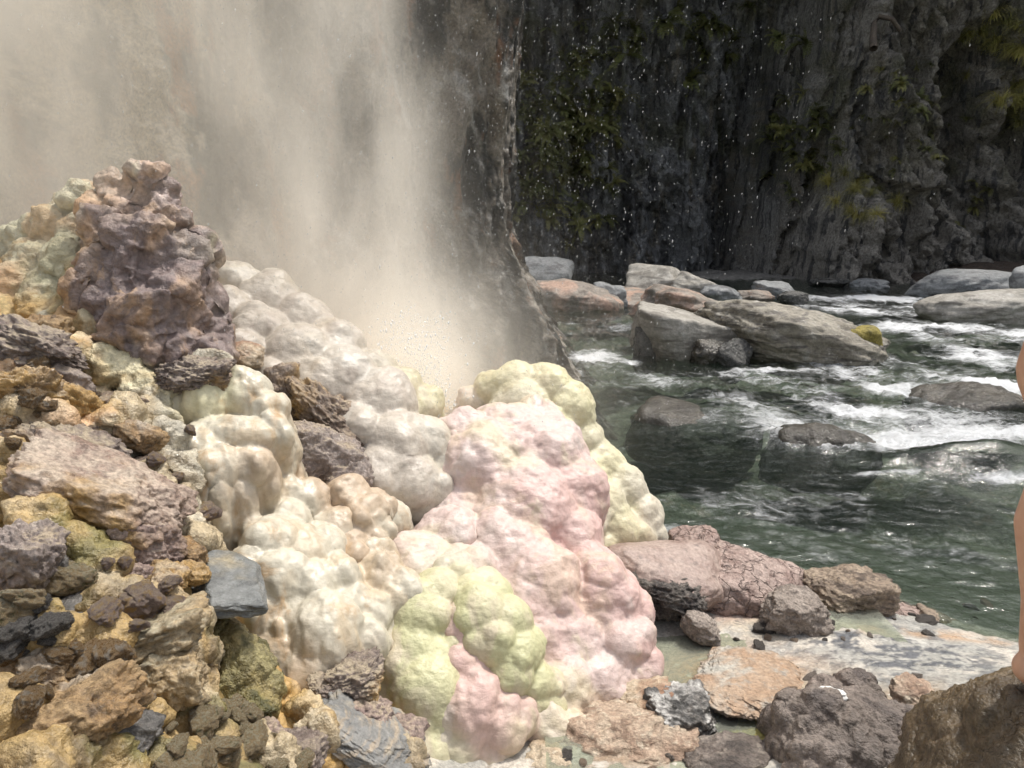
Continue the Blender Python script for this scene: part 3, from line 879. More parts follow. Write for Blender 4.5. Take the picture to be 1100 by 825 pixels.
RB['orange'] = rockmat('orange_rock', (.27, .165, .075), (.36, .25, .135), (.15, .10, .06), 9, (.15, .5), 1., .014, speck=.4, stain=(.36, .31, .25), stain_t=(.5, .62))
RB['tan'] = rockmat('tan_wet_rock', (.34, .25, .14), (.24, .19, .12), (.44, .36, .24), 7, (.12, .45), .9, .014, speck=.35, stain=(.13, .12, .06), stain_t=(.54, .66), dust=(.38, .34, .24))
RB['brown'] = rockmat('brown_rock', (.15, .11, .085), (.24, .18, .14), (.36, .27, .19), 9, (.14, .6), 1., .014, speck=.35, stain=(.38, .24, .09), stain_t=(.5, .62), dust=(.40, .32, .22))
RB['cream'] = rockmat('cream_rock', (.55, .46, .34), (.42, .32, .22), (.66, .58, .46), 9, (.4, .75), 1., .014, speck=.3, stain=(.33, .19, .12), stain_t=(.54, .66))

rocks = [  # px, py, Y, w, h, depth ratio, material, seed, rotation, style, label
    (28, 372, 2.12, 130, 52, .7, 'purple', 101, (0, 22, 10), dict(amp=.2, rid=.06, sub=6), 'rock', 'long smooth purple brown rock sloping down at the left edge'),
    (22, 428, 1.95, 95, 86, .7, 'brown', 102, (10, 5, 20), dict(amp=.16, rid=.07, strat=.05, sub=6), 'rock', 'craggy brown block with an orange top at the left edge'),
    (203, 404, 2.32, 84, 46, .8, 'purple', 103, (0, 5, 10), dict(amp=.14, rid=.1, lump=.05, sub=6), 'rock', 'rough purple rock lying alone on the cream crust right of the spire foot'),
    (122, 433, 2.14, 62, 30, .8, 'brown', 104, (0, 8, -10), dict(amp=.1, strat=.04, flat=.2), 'rock', 'flat topped dark brown rock among the crusts below the spire'),
    (72, 412, 2.1, 54, 44, .8, 'greypink', 105, (0, 25, 0), dict(amp=.12), 'rock', 'small grey brown rock between the long purple rock and flat brown rock'),
    (78, 436, 2.02, 60, 48, .8, 'greypink', 106, (0, 30, 30), dict(amp=.14, rid=.05), 'rock', 'pale grey split rock just left of the flat brown rock'),
    (70, 395, 2.2, 26, 18, 1, 'greypink', 107, (0, 0, 0), dict(amp=.08), 'rock', 'small oval grey pebble resting below the long purple rock'),
    (66, 488, 1.84, 130, 56, .8, 'purple', 108, (0, 26, 10), dict(amp=.14, rid=.06, sub=6), 'rock', 'purple brown ridge rock behind the pinkish slab'),
    (97, 532, 1.68, 196, 84, .6, 'pinkbrown', 109, (12, 24, 8), dict(amp=.09, sharp=16., planes=9, rid=.03, sub=6), 'rock', 'large tilted pinkish brown slab with a shaded undercut face'),
    (148, 470, 2.02, 44, 30, .8, 'orange', 110, (0, 20, 0), dict(amp=.14), 'rock', 'small ochre rock above the large pinkish slab'),
    (8, 602, 1.42, 100, 118, .8, 'greypink', 111, (0, 10, 0), dict(amp=.14, rid=.05, sub=6), 'rock', 'big speckled grey pink boulder at the left edge'),
    (150, 592, 1.66, 92, 78, .7, 'mauve', 112, (0, 12, 25), dict(amp=.1, sharp=14., rid=.04, sub=6), 'rock', 'mauve angular rock leaning on the foot of the pinkish slab'),
    (134, 622, 1.56, 44, 34, .9, 'mauve', 113, (0, 0, 40), dict(amp=.14, rid=.05), 'rock', 'small mauve rock left of the slate slab'),
    (172, 626, 1.58, 46, 32, .9, 'mauve', 114, (0, 15, 0), dict(amp=.14, rid=.05), 'rock', 'small dark mauve rock touching the tan ledge'),
    (204, 618, 1.66, 34, 26, .9, 'brown', 115, (0, 10, 0), dict(amp=.14), 'rock', 'little brown rock tucked beside the slate slab'),
    (200, 597, 1.74, 38, 30, .9, 'orange', 116, (0, 0, 0), dict(amp=.12, lump=.08), 'rock', 'little ochre lump between the mauve rock and the cream mound'),
    (238, 629, 1.7, 74, 26, 1.3, 'slate', 117, (10, 10, 24), dict(amp=.06, sharp=22., planes=8, flat=.45, sub=6), 'rock', 'smooth blue grey slate slab perched above the algae lump'),
    (60, 618, 1.46, 26, 56, .8, 'dark', 118, (0, 10, 0), dict(amp=.1, strat=.03), 'rock', 'narrow upright dark rock beside the speckled boulder'),
    (82, 662, 1.4, 74, 52, .8, 'dark', 119, (0, 14, 10), dict(amp=.08, sharp=16.), 'rock', 'wet dark grey rock under the narrow upright rock'),
    (150, 690, 1.42, 150, 76, .8, 'tan', 120, (-8, -14, 15), dict(amp=.1, sharp=12., rid=.03, flat=.3, sub=6), 'rock', 'wet tan ledge with dripping water and a flat top'),
    (165, 730, 1.36, 110, 84, .7, 'tan', 121, (0, -10, 0), dict(amp=.13, rid=.05, sub=6), 'rock', 'ribbed tan rock face under the flat wet ledge'),
    (62, 782, 1.16, 170, 96, .7, 'orange', 122, (0, -18, 10), dict(amp=.14, rid=.04, sub=6), 'rock', 'large glossy orange brown boulder in the bottom left corner'),
    (40, 720, 1.26, 110, 70, .8, 'orange', 123, (0, 8, 0), dict(amp=.16, rid=.05, sub=6), 'rock', 'orange stained rock right above the bottom left boulder'),
    (120, 800, 1.18, 90, 60, .7, 'dark', 124, (0, 10, 0), dict(amp=.12, rid=.04), 'rock', 'dark wet rock under the dripping ledge'),
    (222, 800, 1.42, 66, 34, .8, 'mauve', 125, (0, 6, 0), dict(amp=.1), 'rock', 'flat mauve stone below the algae lump'),
    (284, 796, 1.5, 56, 34, .9, 'mauve', 126, (0, -4, 0), dict(amp=.12, lump=.06), 'rock', 'pale mauve lumpy stone right of the flat mauve stone'),
    (322, 812, 1.5, 66, 40, .9, 'purple', 127, (0, 5, 0), dict(amp=.12, rid=.05), 'rock', 'dark stone at the bottom edge beneath the pale mauve stone'),
    (375, 735, 1.76, 76, 44, .9, 'purple', 128, (0, -8, 10), dict(amp=.14, rid=.08, lump=.06, sub=6), 'rock', 'crumpled purple brown rock at the foot of the cream mound'),
    (350, 742, 1.74, 50, 24, 1, 'purple', 129, (0, 10, 0), dict(amp=.14, rid=.08), 'rock', 'low purple rock left of the crumpled one'),
    (398, 766, 1.72, 54, 30, 1, 'mauve', 130, (0, 14, 0), dict(amp=.1, rid=.1, lump=.08), 'rock', 'pinkish crusted rock resting on the striped grey slab'),
    (396, 800, 1.62, 150, 34, .7, 'striped', 131, (0, 34, 10), dict(amp=.08, sharp=14., strat=.03, sub=6), 'rock', 'striped grey slab sloping down beside the yellow green lobe'),
    (428, 788, 1.72, 54, 44, .8, 'mauve', 132, (0, 30, 0), dict(amp=.1, rid=.05), 'rock', 'rough pinkish brown rock end of the striped grey slab'),
    (345, 445, 2.72, 120, 60, .6, 'brown', 140, (0, 40, 0), dict(amp=.14, rid=.09, strat=.03, sub=6), 'rock', 'dark ragged outcrop poking from the grey white mound'),
    (330, 490, 2.5, 88, 80, .7, 'greypink', 141, (0, 35, 10), dict(amp=.08, sharp=16., rid=.03, sub=6), 'rock', 'big angular grey brown rock under the dark ragged outcrop'),
    (372, 508, 2.5, 60, 62, .7, 'greypink', 142, (0, 38, 30), dict(amp=.1, rid=.06), 'rock', 'jagged grey rock right of the big angular one'),
    (300, 408, 2.75, 34, 44, .8, 'greypink', 143, (0, 10, 0), dict(amp=.1, sharp=14.), 'rock', 'small grey rock standing above the dark ragged outcrop'),
    (284, 425, 2.66, 30, 40, .8, 'brown', 144, (0, 20, 0), dict(amp=.1), 'rock', 'small brown rock between the cream roll and the grey rock'),
    (150, 500, 1.98, 34, 22, 1, 'brown', 145, (0, 10, 0), dict(amp=.1), 'rock', 'small brown stone on the cream drips left of the roll'),
    (176, 497, 2.06, 36, 20, 1, 'tan', 146, (0, 5, 0), dict(amp=.12), 'rock', 'small ochre rimmed stone beneath the horizontal cream roll'),
    (138, 524, 1.9, 30, 22, 1, 'slate', 147, (0, 10, 0), dict(amp=.05, flat=.3), 'rock', 'small bluish stone beside the tilted pinkish slab'),
    (165, 545, 1.86, 66, 50, .9, 'cream', 148, (0, 20, 0), dict(amp=.12, lump=.1), 'rock', 'peach coloured lump between the slab and the cream drips'),
    (48, 480, 1.9, 40, 22, 1, 'orange', 149, (0, 20, 0), dict(amp=.12), 'rock', 'small yellow orange stone behind the purple ridge rock'),
    (20, 470, 1.86, 46, 36, 1, 'orange', 150, (0, 0, 0), dict(amp=.12, lump=.08), 'rock', 'yellow crusted lump under the craggy brown block'),
    (115, 380, 2.36, 44, 26, .9, 'cream', 151, (0, 4, 0), dict(amp=.1), 'rock', 'small pale stone at the foot of the brown spire'),
    (255, 382, 2.72, 44, 30, .9, 'cream', 152, (0, 0, 0), dict(amp=.08, lump=.06), 'rock', 'pale rounded stone right of the rough purple rock'),
    (45, 355, 2.3, 44, 40, .9, 'orange', 153, (0, 0, 0), dict(amp=.14, lump=.1, rid=.05), 'rock', 'orange crusted knob just above the long purple rock'),
]
for px, py, Yd, wp, hp, dr, mt, sd_, ro, kw, nm, lab in rocks:
    c_, sz = rpx(px, py, Yd, wp, hp, dr)
    kw = dict(kw)
    if mt != 'slate':
        kw['amp'] = kw.get('amp', .08) * 1.3
        kw['rid'] = kw.get('rid', 0) + .035
        kw['cr'] = .03
        kw['crf'] = 2.6
    rock(nm, c_ + np.array([0, sz[1] * .35, -sz[2] * .15]), np.array(sz) * (1.04 if mt == 'slate' or wp < 50 else .93), RB[mt], sd_, lab, 'rocks of the left bank', 'rock', ro, **{**dict(sub=5), **kw})

# the mineral crust that cements the rocks of the left bank together
YC, OB, OLV, TN = [np.array(q) for q in [(.60, .54, .36), (.36, .25, .11), (.19, .165, .065), (.42, .34, .22)]]
cb = []
rs = np.random.RandomState(77)
for px, py, Yd, r, q in [(140, 400, 2.42, 26, YC), (115, 395, 2.4, 24, YC), (85, 385, 2.38, 22, YC), (170, 430, 2.36, 26, YC), (165, 455, 2.28, 26, CR), (150, 485, 2.16, 24, CR), (178, 475, 2.2, 24, CR), (130, 455, 2.16, 24, TN), (110, 460, 2.1, 24, TN), (150, 420, 2.36, 20, YC),
                         (185, 510, 2.1, 28, CR), (160, 530, 1.98, 26, TN), (185, 555, 1.98, 28, CR), (200, 580, 1.92, 26, TN), (150, 560, 1.86, 26, OB), (30, 452, 1.98, 26, OB), (60, 455, 2.0, 24, OG), (10, 500, 1.84, 28, OB), (0, 530, 1.74, 28, OB), (40, 560, 1.62, 30, OB),
                         (80, 590, 1.6, 28, OLV), (110, 610, 1.6, 26, OB), (110, 650, 1.52, 28, TN), (135, 650, 1.54, 24, OB), (90, 620, 1.56, 24, OLV), (160, 655, 1.56, 22, TN), (185, 655, 1.58, 24, TN), (60, 690, 1.36, 30, OB), (110, 690, 1.4, 28, OB), (20, 670, 1.36, 30, OLV),
                         (195, 700, 1.58, 26, TN), (200, 740, 1.52, 26, OLV), (215, 760, 1.5, 24, OLV), (150, 770, 1.36, 30, OB), (190, 790, 1.4, 30, OLV), (230, 815, 1.42, 30, OB), (260, 800, 1.5, 24, TN), (300, 825, 1.5, 28, TN), (110, 815, 1.22, 34, OLV), (170, 825, 1.28, 34, OB),
                         (340, 790, 1.64, 24, TN), (330, 765, 1.72, 20, OB), (425, 815, 1.72, 24, TN), (15, 400, 2.14, 24, OG), (45, 385, 2.3, 22, OG), (225, 400, 2.5, 24, CR), (240, 415, 2.5, 24, YC), (210, 420, 2.44, 24, YC), (0, 770, 1.2, 40, OB), (50, 830, 1.1, 40, OB)]:
    cb.append((px, py, Yd - .05, r, q * rs.uniform(.85, 1.15)))
cr_, _ = mound('ochre_crust', cb, .0075, 24, mineralmat('bank_mineral', (.1, .5), .95, (.16, .12, .07), (.54, .66), .6, .3, 1.2), 7, (.25, .55), .75, (.012, .005), rough=.018, warp=.11, smooth=1, bot=((.07, .015), (.03, .006)), streak=((1., .7, (.40, .26, .10)), (1.5, .7, (.14, .105, .065)), (1.2, .5, (.55, .47, .34))))
tag(cr_, 'mottled ochre and cream mineral crust that cements the rocks of the left bank together', 'mineral crust')

# small stones caught between the larger rocks: several kinds, each with one label of its own kind
rs = np.random.RandomState(5)
kinds = [('tan', 'small tan stone wedged among the larger rocks of the left bank'), ('mauve', 'small mauve stone wedged among the larger rocks of the left bank'),
         ('orange', 'small ochre stone wedged among the larger rocks of the left bank'), ('dark', 'small wet dark stone wedged among the larger rocks of the left bank')]
base_st = []
for kname, klab in kinds:
    v, f = rock_verts((1, .8, .62), 300 + len(base_st), 5, amp=.15, rid=.04, sharp=12., planes=9)
    me = mesh('stone', v, f)
    me.materials.append(RB[kname])
    base_st.append((me, klab, 'small %s stones of the left bank' % {'tan': 'tan', 'mauve': 'mauve', 'orange': 'ochre', 'dark': 'wet dark'}[kname]))
areas = [(-10, 130, 560, 690, 1.5, 1.62), (100, 210, 600, 680, 1.5, 1.6), (0, 120, 690, 760, 1.25, 1.35), (180, 330, 770, 825, 1.4, 1.5), (60, 240, 440, 560, 1.9, 2.0), (0, 110, 390, 480, 1.95, 2.1), (190, 290, 760, 830, 1.4, 1.5), (-5, 60, 640, 700, 1.4, 1.5)]
from mathutils.bvhtree import BVHTree
_cv, _cf = [], []
for _o in (cr_, mo, mo2):
    _n = len(_cv)
    _cv += [v.co + _o.location for v in _o.data.vertices]
    _cf += [[q + _n for q in p.vertices] for p in _o.data.polygons]
BV = BVHTree.FromPolygons(_cv, _cf)
for k in range(96):
    a = areas[k % len(areas)]
    px, py = rs.uniform(a[0], a[1]), rs.uniform(a[2], a[3])
    # where this line of sight meets the bank
    d_ = ray(px, py)
    tt = np.linspace(.8, 4, 320)
    pts = np.array([0, 0, CAM_H]) + tt[:, None] * d_
    hit = np.argmax(pts[:, 2] < hground(pts[:, 0], pts[:, 1]))
    me, lab, grp = base_st[(0, 1, 2, 0, 1, 2, 0, 3)[k % 8]]
    hb = BV.ray_cast(Vector((0, 0, CAM_H)), Vector(d_).normalized())
    q_ = pts[hit]
    if hb[0] is not None and hb[0][1] < q_[1]:
        q_ = np.array(hb[0])
    o = link('stone', me, None, None, tuple(q_ + np.array([0, -.004, .008])))
    sc_ = rs.choice([rs.uniform(.012, .026), rs.uniform(.024, .052)])
    o.scale = (sc_, sc_ * rs.uniform(.8, 1.2), sc_ * rs.uniform(.7, 1.2))
    o.rotation_euler = tuple(rs.uniform(-.5, .5, 2)) + (rs.uniform(0, 6.28),)
    tag(o, lab, 'stone', grp)

# ================================================================== ROCKS ON THE SHELF, RIGHT
RB['cap'] = rockmat('cap_rock', (.28, .2, .17), (.36, .28, .24), (.2, .15, .13), 8, (.3, .6), .6, .01, speck=.25, stain=(.42, .22, .12), stain_t=(.56, .68))
RB['under'] = rockmat('rough_dark_rock', (.07, .06, .055), (.16, .14, .12), (.28, .24, .21), 14, (.5, .85), 1., .02, speck=.5)  # on the cap rock's undercut this dark colour carries the shade
RB['cracked'] = rockmat('cracked_rock', (.30, .21, .18), (.40, .31, .27), (.22, .15, .13), 9, (.4, .75), 1., .014, crack=11., speck=.35)
RB['lump'] = rockmat('grey_brown_rock', (.22, .18, .15), (.33, .28, .24), (.13, .105, .09), 12, (.5, .85), 1., .014, speck=.45)
RB['conglo'] = rockmat('conglomerate_rock', (.13, .105, .09), (.22, .185, .16), (.30, .26, .22), 10, (.4, .8), 1., .016, speck=.45, stain=(.06, .05, .045), stain_t=(.54, .64))
RB['wetbrown'] = rockmat('wet_brown_rock', (.13, .09, .05), (.2, .145, .085), (.09, .065, .04), 5, (.12, .4), .7, .012, speck=.3, stain=(.24, .18, .1), stain_t=(.56, .68))
RB['whitish'] = rockmat('black_white_rock', (.06, .058, .055), (.12, .11, .1), (.2, .18, .16), 10, (.4, .75), 1., .016, speck=.45, dust=(.62, .6, .57))
RB['creamtop'] = rockmat('layered_cream_rock', (.50, .40, .30), (.36, .25, .18), (.62, .54, .42), 9, (.4, .75), 1., .016, speck=.35, strata=(.2, .13, .09), sx=(1, 1, 7), srot=(0, .35, 0))
RB['layer'] = rockmat('layered_brown_rock', (.24, .18, .13), (.34, .27, .2), (.15, .11, .085), 9, (.5, .85), 1., .016, speck=.4, strata=(.09, .065, .05), sx=(1, 1, 7), srot=(0, .2, 0))
RB['orangepatch'] = rockmat('orange_cracked_rock', (.36, .235, .15), (.42, .31, .22), (.36, .32, .27), 8, (.25, .6), 1., .014, speck=.3, stain=(.44, .42, .37), stain_t=(.48, .6))

SG = 'rocks on the mineral shelf'
# the overhanging cap rock: a smooth rounded top over a rough broken face coloured dark as shade
c_, sz = rpx(718, 612, 2.78, 132, 52, .75)
v, f = rock_verts(np.array(sz) * 1.05, 201, 6, amp=.05, sharp=10., planes=10)
v = v @ rotm(0, R(10), R(-6)).T
cap = link('cap_rock', mesh('cap_rock', v, f), RB['cap'], None, tuple(c_))
tag(cap, 'rounded reddish grey cap rock with a broken underside coloured dark as shade beside the pink mound', 'rock', SG)
c2_, sz2 = rpx(704, 634, 2.7, 118, 50, .7)
rock('shade_toned_underside', c2_ - c_, np.array(sz2), RB['under'], 240, None, None, rot=(0, 10, -6), sub=6, parent=cap, amp=.14, rid=.13, strat=.06, cr=.06, crf=3.)
shelf_rocks = [
    (750, 588, 3.1, 58, 34, .9, 'cracked', 202, (0, 0, 0), dict(amp=.14, rid=.06), 'small dark red rock behind the cap rock at the water edge'),
    (800, 640, 2.95, 150, 96, .9, 'cracked', 203, (0, 14, -10), dict(amp=.06, rid=.03, sub=6, cr=.03, crf=4.), 'broad reddish cracked rock sloping into the river'),
    (857, 656, 2.62, 72, 46, .8, 'lump', 204, (0, 5, 0), dict(amp=.12, lump=.14, rid=.04, sub=6), 'lumpy grey brown rock in front of the cracked reddish rock'),
    (904, 642, 2.86, 84, 58, .8, 'layer', 205, (0, 8, 10), dict(amp=.1, strat=.12, rid=.06, sub=6), 'layered brown rock with a pointed top on the river bank'),
    (945, 652, 2.86, 26, 30, .9, 'lump', 206, (0, 0, 0), dict(amp=.1), 'small pale stone right beside the layered brown rock'),
    (972, 660, 2.86, 60, 22, .9, 'cracked', 207, (0, 14, 0), dict(amp=.12, rid=.06), 'low reddish stone on the bank edge right of the small pale stone'),
    (1010, 670, 2.82, 62, 20, .9, 'layer', 208, (0, 16, 0), dict(amp=.12, rid=.08), 'low crumbling brown stone farthest along the bank edge'),
    (752, 672, 2.52, 40, 26, .9, 'lump', 209, (0, 12, 0), dict(amp=.12, rid=.05), 'small brown stone at the right foot of the cap rock'),
    (800, 736, 2.2, 120, 16, 1.1, 'orangepatch', 210, (0, 4, 0), dict(amp=.12, rid=.06, flat=.3, sub=6, cr=.04, crf=3.), 'flat orange stained rock in the shallow milky pool'),
    (650, 806, 2.0, 180, 74, .7, 'creamtop', 212, (0, -10, 8), dict(amp=.1, strat=.07, rid=.06, sub=6), 'layered cream and rust rock at the bottom under the pink mound'),
    (600, 822, 1.92, 90, 40, .8, 'cream', 213, (0, 0, 0), dict(amp=.14, rid=.08), 'rust and cream stone at the bottom edge by the dark gap'),
    (738, 778, 2.06, 76, 62, .9, 'whitish', 214, (0, 10, 12), dict(amp=.12, sharp=13., rid=.08, sub=6), 'black rock with white crusted top beside the green pool'),
    (690, 752, 2.16, 60, 30, .9, 'cream', 215, (0, -14, 0), dict(amp=.12, rid=.06), 'small rust brown rock between the pink mound and black rock'),
    (782, 822, 1.88, 90, 44, .8, 'conglo', 216, (0, 6, 0), dict(amp=.14, rid=.08, lump=.06), 'dark brown crumbly rock at the bottom edge left of the conglomerate'),
    (985, 752, 1.98, 56, 36, .9, 'creamtop', 218, (0, 20, 0), dict(amp=.14, rid=.08), 'whitish brown broken rock between the conglomerate and the wet boulder'),
]
for px, py, Yd, wp, hp, dr, mt, sd_, ro, kw, lab in shelf_rocks:
    c_, sz = rpx(px, py, Yd, wp, hp, dr)
    rock('rock', c_, np.array(sz) * 1.06, RB[mt], sd_, lab, SG, 'rock', ro, **{**dict(sub=5), **kw})

skinds = [('creamtop', 'small pale brown stone strewn on the shelf between the larger rocks', 'pale brown stones on the shelf'), ('lump', 'small grey brown stone strewn on the shelf between the larger rocks', 'grey brown stones on the shelf'),
          ('under', 'small dark jagged stone strewn on the shelf between the larger rocks', 'dark jagged stones on the shelf')]
sm_ = []
for i, (kname, klab, kg) in enumerate(skinds):
    v, f = rock_verts((1, .8, .6), 340 + i, 5, amp=.15, rid=.04, sharp=12., planes=9)
    me = mesh('stone', v, f)
    me.materials.append(RB[kname])
    sm_.append((me, klab, kg))
rs = np.random.RandomState(14)
sareas = [(690, 780, 745, 820), (800, 1000, 725, 770), (930, 1060, 650, 690), (740, 830, 660, 700), (970, 1020, 740, 800), (640, 760, 740, 775), (830, 960, 660, 690), (560, 740, 800, 835)]
for k in range(90):
    a = sareas[k % len(sareas)]
    d_ = ray(rs.uniform(a[0], a[1]), rs.uniform(a[2], a[3]))
    pts = np.array([0, 0, CAM_H]) + np.linspace(1.2, 4.5, 500)[:, None] * d_
    hit = np.argmax(pts[:, 2] < hground(pts[:, 0], pts[:, 1]))
    me, lab, grp = sm_[k % 3]
    o = link('stone', me, None, None, tuple(pts[hit] + np.array([0, 0, .004])))
    sc_ = rs.choice([rs.uniform(.008, .018), rs.uniform(.016, .04)], p=[.65, .35])
    o.scale = (sc_, sc_ * rs.uniform(.8, 1.2), sc_ * rs.uniform(.7, 1.2))
    o.rotation_euler = tuple(rs.uniform(-.5, .5, 2)) + (rs.uniform(0, 6.28),)
    tag(o, lab, 'stone', grp)

# still water caught on the shelf
X, Y, F = grid(np.arange(.1, 1.5, .03), np.arange(1.55, 2.95, .03))
m, t = newmat('pool_water')
v = t.n('ShaderNodeTexCoord').outputs['Object']
wb = t.n('ShaderNodeBump', {'Height': t.noise(v, 16, 3, .5), 'Strength': .12, 'Distance': .02})
fr = t.n('ShaderNodeFresnel', {'IOR': 1.33, 'Normal': wb.outputs[0]})
tr = t.n('ShaderNodeBsdfTransparent', {'Color': (.8, .84, .74, 1)})
df = t.n('ShaderNodeBsdfDiffuse', {'Color': (.5, .52, .44, 1)})
bd_ = t.n('ShaderNodeMixShader', {0: .22, 1: tr.outputs[0], 2: df.outputs[0]})
gl = t.n('ShaderNodeBsdfGlossy', {'Color': (1, 1, 1, 1), 'Roughness': .05, 'Normal': wb.outputs[0]})
mx = t.n('ShaderNodeMixShader', {0: fr.outputs[0], 1: bd_.outputs[0], 2: gl.outputs[0]})
t.n('ShaderNodeOutputMaterial', {'Surface': mx.outputs[0]})
tag(link('pool_water', mesh('pool_water', np.stack([X, Y, X * 0 + .074], 1), F), m), kind='structure')

# the dark conglomerate: cemented fists of stone with one white chip
rs = np.random.RandomState(9)
con = [(893, 785, 1.9, 44), (860, 775, 1.9, 34), (930, 790, 1.88, 40), (880, 755, 1.98, 28), (905, 745, 2.0, 26), (850, 800, 1.84, 30), (890, 815, 1.8, 38), (955, 805, 1.84, 34), (835, 770, 1.94, 22), (975, 815, 1.8, 28), (930, 825, 1.78, 36), (860, 830, 1.78, 32), (920, 765, 1.94, 26), (950, 780, 1.9, 22)]
CGc = [np.array(q) for q in [(.15, .12, .1), (.21, .175, .15), (.12, .1, .088), (.27, .22, .19)]]
cb = [(a + 16, b + 4, y, r * .95, CGc[i % 4]) for i, (a, b, y, r) in enumerate(con)]
cg, corg = mound('conglomerate_rock', cb, .0065, 31, mineralmat('conglomerate', (.45, .8), 1., (.07, .055, .05), (.52, .6), .3, .3, 1.5), 16, (.22, .42), .9, (.008, .004), rough=.012, warp=.03, smooth=1)
tag(cg, 'dark knobbly conglomerate rock with a white chip on its top', 'rock', SG)
c_, sz = rpx(893, 744, 1.93, 24, 9, 1)
rock('white_chip', c_ - corg, sz, rockmat('white_stone', (.75, .74, .72), (.7, .69, .66), (.78, .77, .74), 20, (.4, .6), .4, .005, speck=.1), 232, None, None, parent=cg, amp=.25, sharp=14., planes=7, sub=4)

# the brown boulder the person stands on
bb = [(1092, 800, 1.32, 70), (1120, 790, 1.4, 70), (1062, 818, 1.42, 36), (1052, 850, 1.36, 50), (1085, 850, 1.28, 60), (1120, 860, 1.2, 90), (1096, 772, 1.42, 34), (1150, 800, 1.35, 90), (1030, 875, 1.3, 50), (1074, 795, 1.5, 30), (1180, 830, 1.25, 100)]
WB = [np.array(q) for q in [(.10, .072, .042), (.145, .105, .06), (.08, .058, .034)]]
bb = [(a + 22, b, y, r, WB[i % 3]) for i, (a, b, y, r) in enumerate(bb)]
bo, _ = mound('brown_boulder', bb, .009, 33, mineralmat('wet_brown_boulder', (.1, .4), 1., (.07, .05, .03), (.5, .62), .5, .3, 1.4), 3, (.3, .5), .7, (.012, .004), rough=.014, smooth=6)
tag(bo, 'glossy wet brown boulder under the standing person', 'rock', SG)

# ================================================================== BOULDERS IN THE RIVER
BG1 = rockmat('river_boulder_grey', (.19, .2, .205), (.25, .255, .255), (.14, .14, .145), 2.2, (.5, .85), .7, .04, speck=.22, strata=(.11, .11, .115), sx=(1, 1, 5), srot=(.3, .5, 0), fine=20)
BG2 = rockmat('river_boulder_tan', (.235, .2, .165), (.185, .16, .135), (.29, .26, .225), 2., (.5, .85), .7, .04, speck=.25, strata=(.14, .115, .095), sx=(1, 1, 6), srot=(.2, .35, 0), stain=(.36, .24, .18), stain_sc=1.4, fine=20)
BG3 = rockmat('river_boulder_striped', (.29, .265, .215), (.2, .18, .145), (.38, .36, .32), 2.4, (.5, .85), .9, .04, speck=.3, strata=(.1, .09, .08), sx=(1.2, 1.2, 9), srot=(.4, -.45, .2), fine=20)
BG4 = rockmat('river_boulder_dark', (.05, .05, .048), (.085, .083, .078), (.14, .135, .125), 4, (.15, .5), .9, .04, speck=.4, fine=25)
BG5 = rockmat('river_boulder_slab', (.33, .31, .275), (.25, .235, .205), (.4, .38, .345), 2.2, (.55, .85), .6, .03, speck=.2, strata=(.16, .145, .125), sx=(1, 1, 7), srot=(.15, .3, 0), fine=20)
BG6 = rockmat('sunken_boulder', (.055, .05, .042), (.09, .08, .065), (.035, .035, .03), 4, (.08, .3), .8, .03, speck=.35, fine=25)
GR = 'boulders in the river'
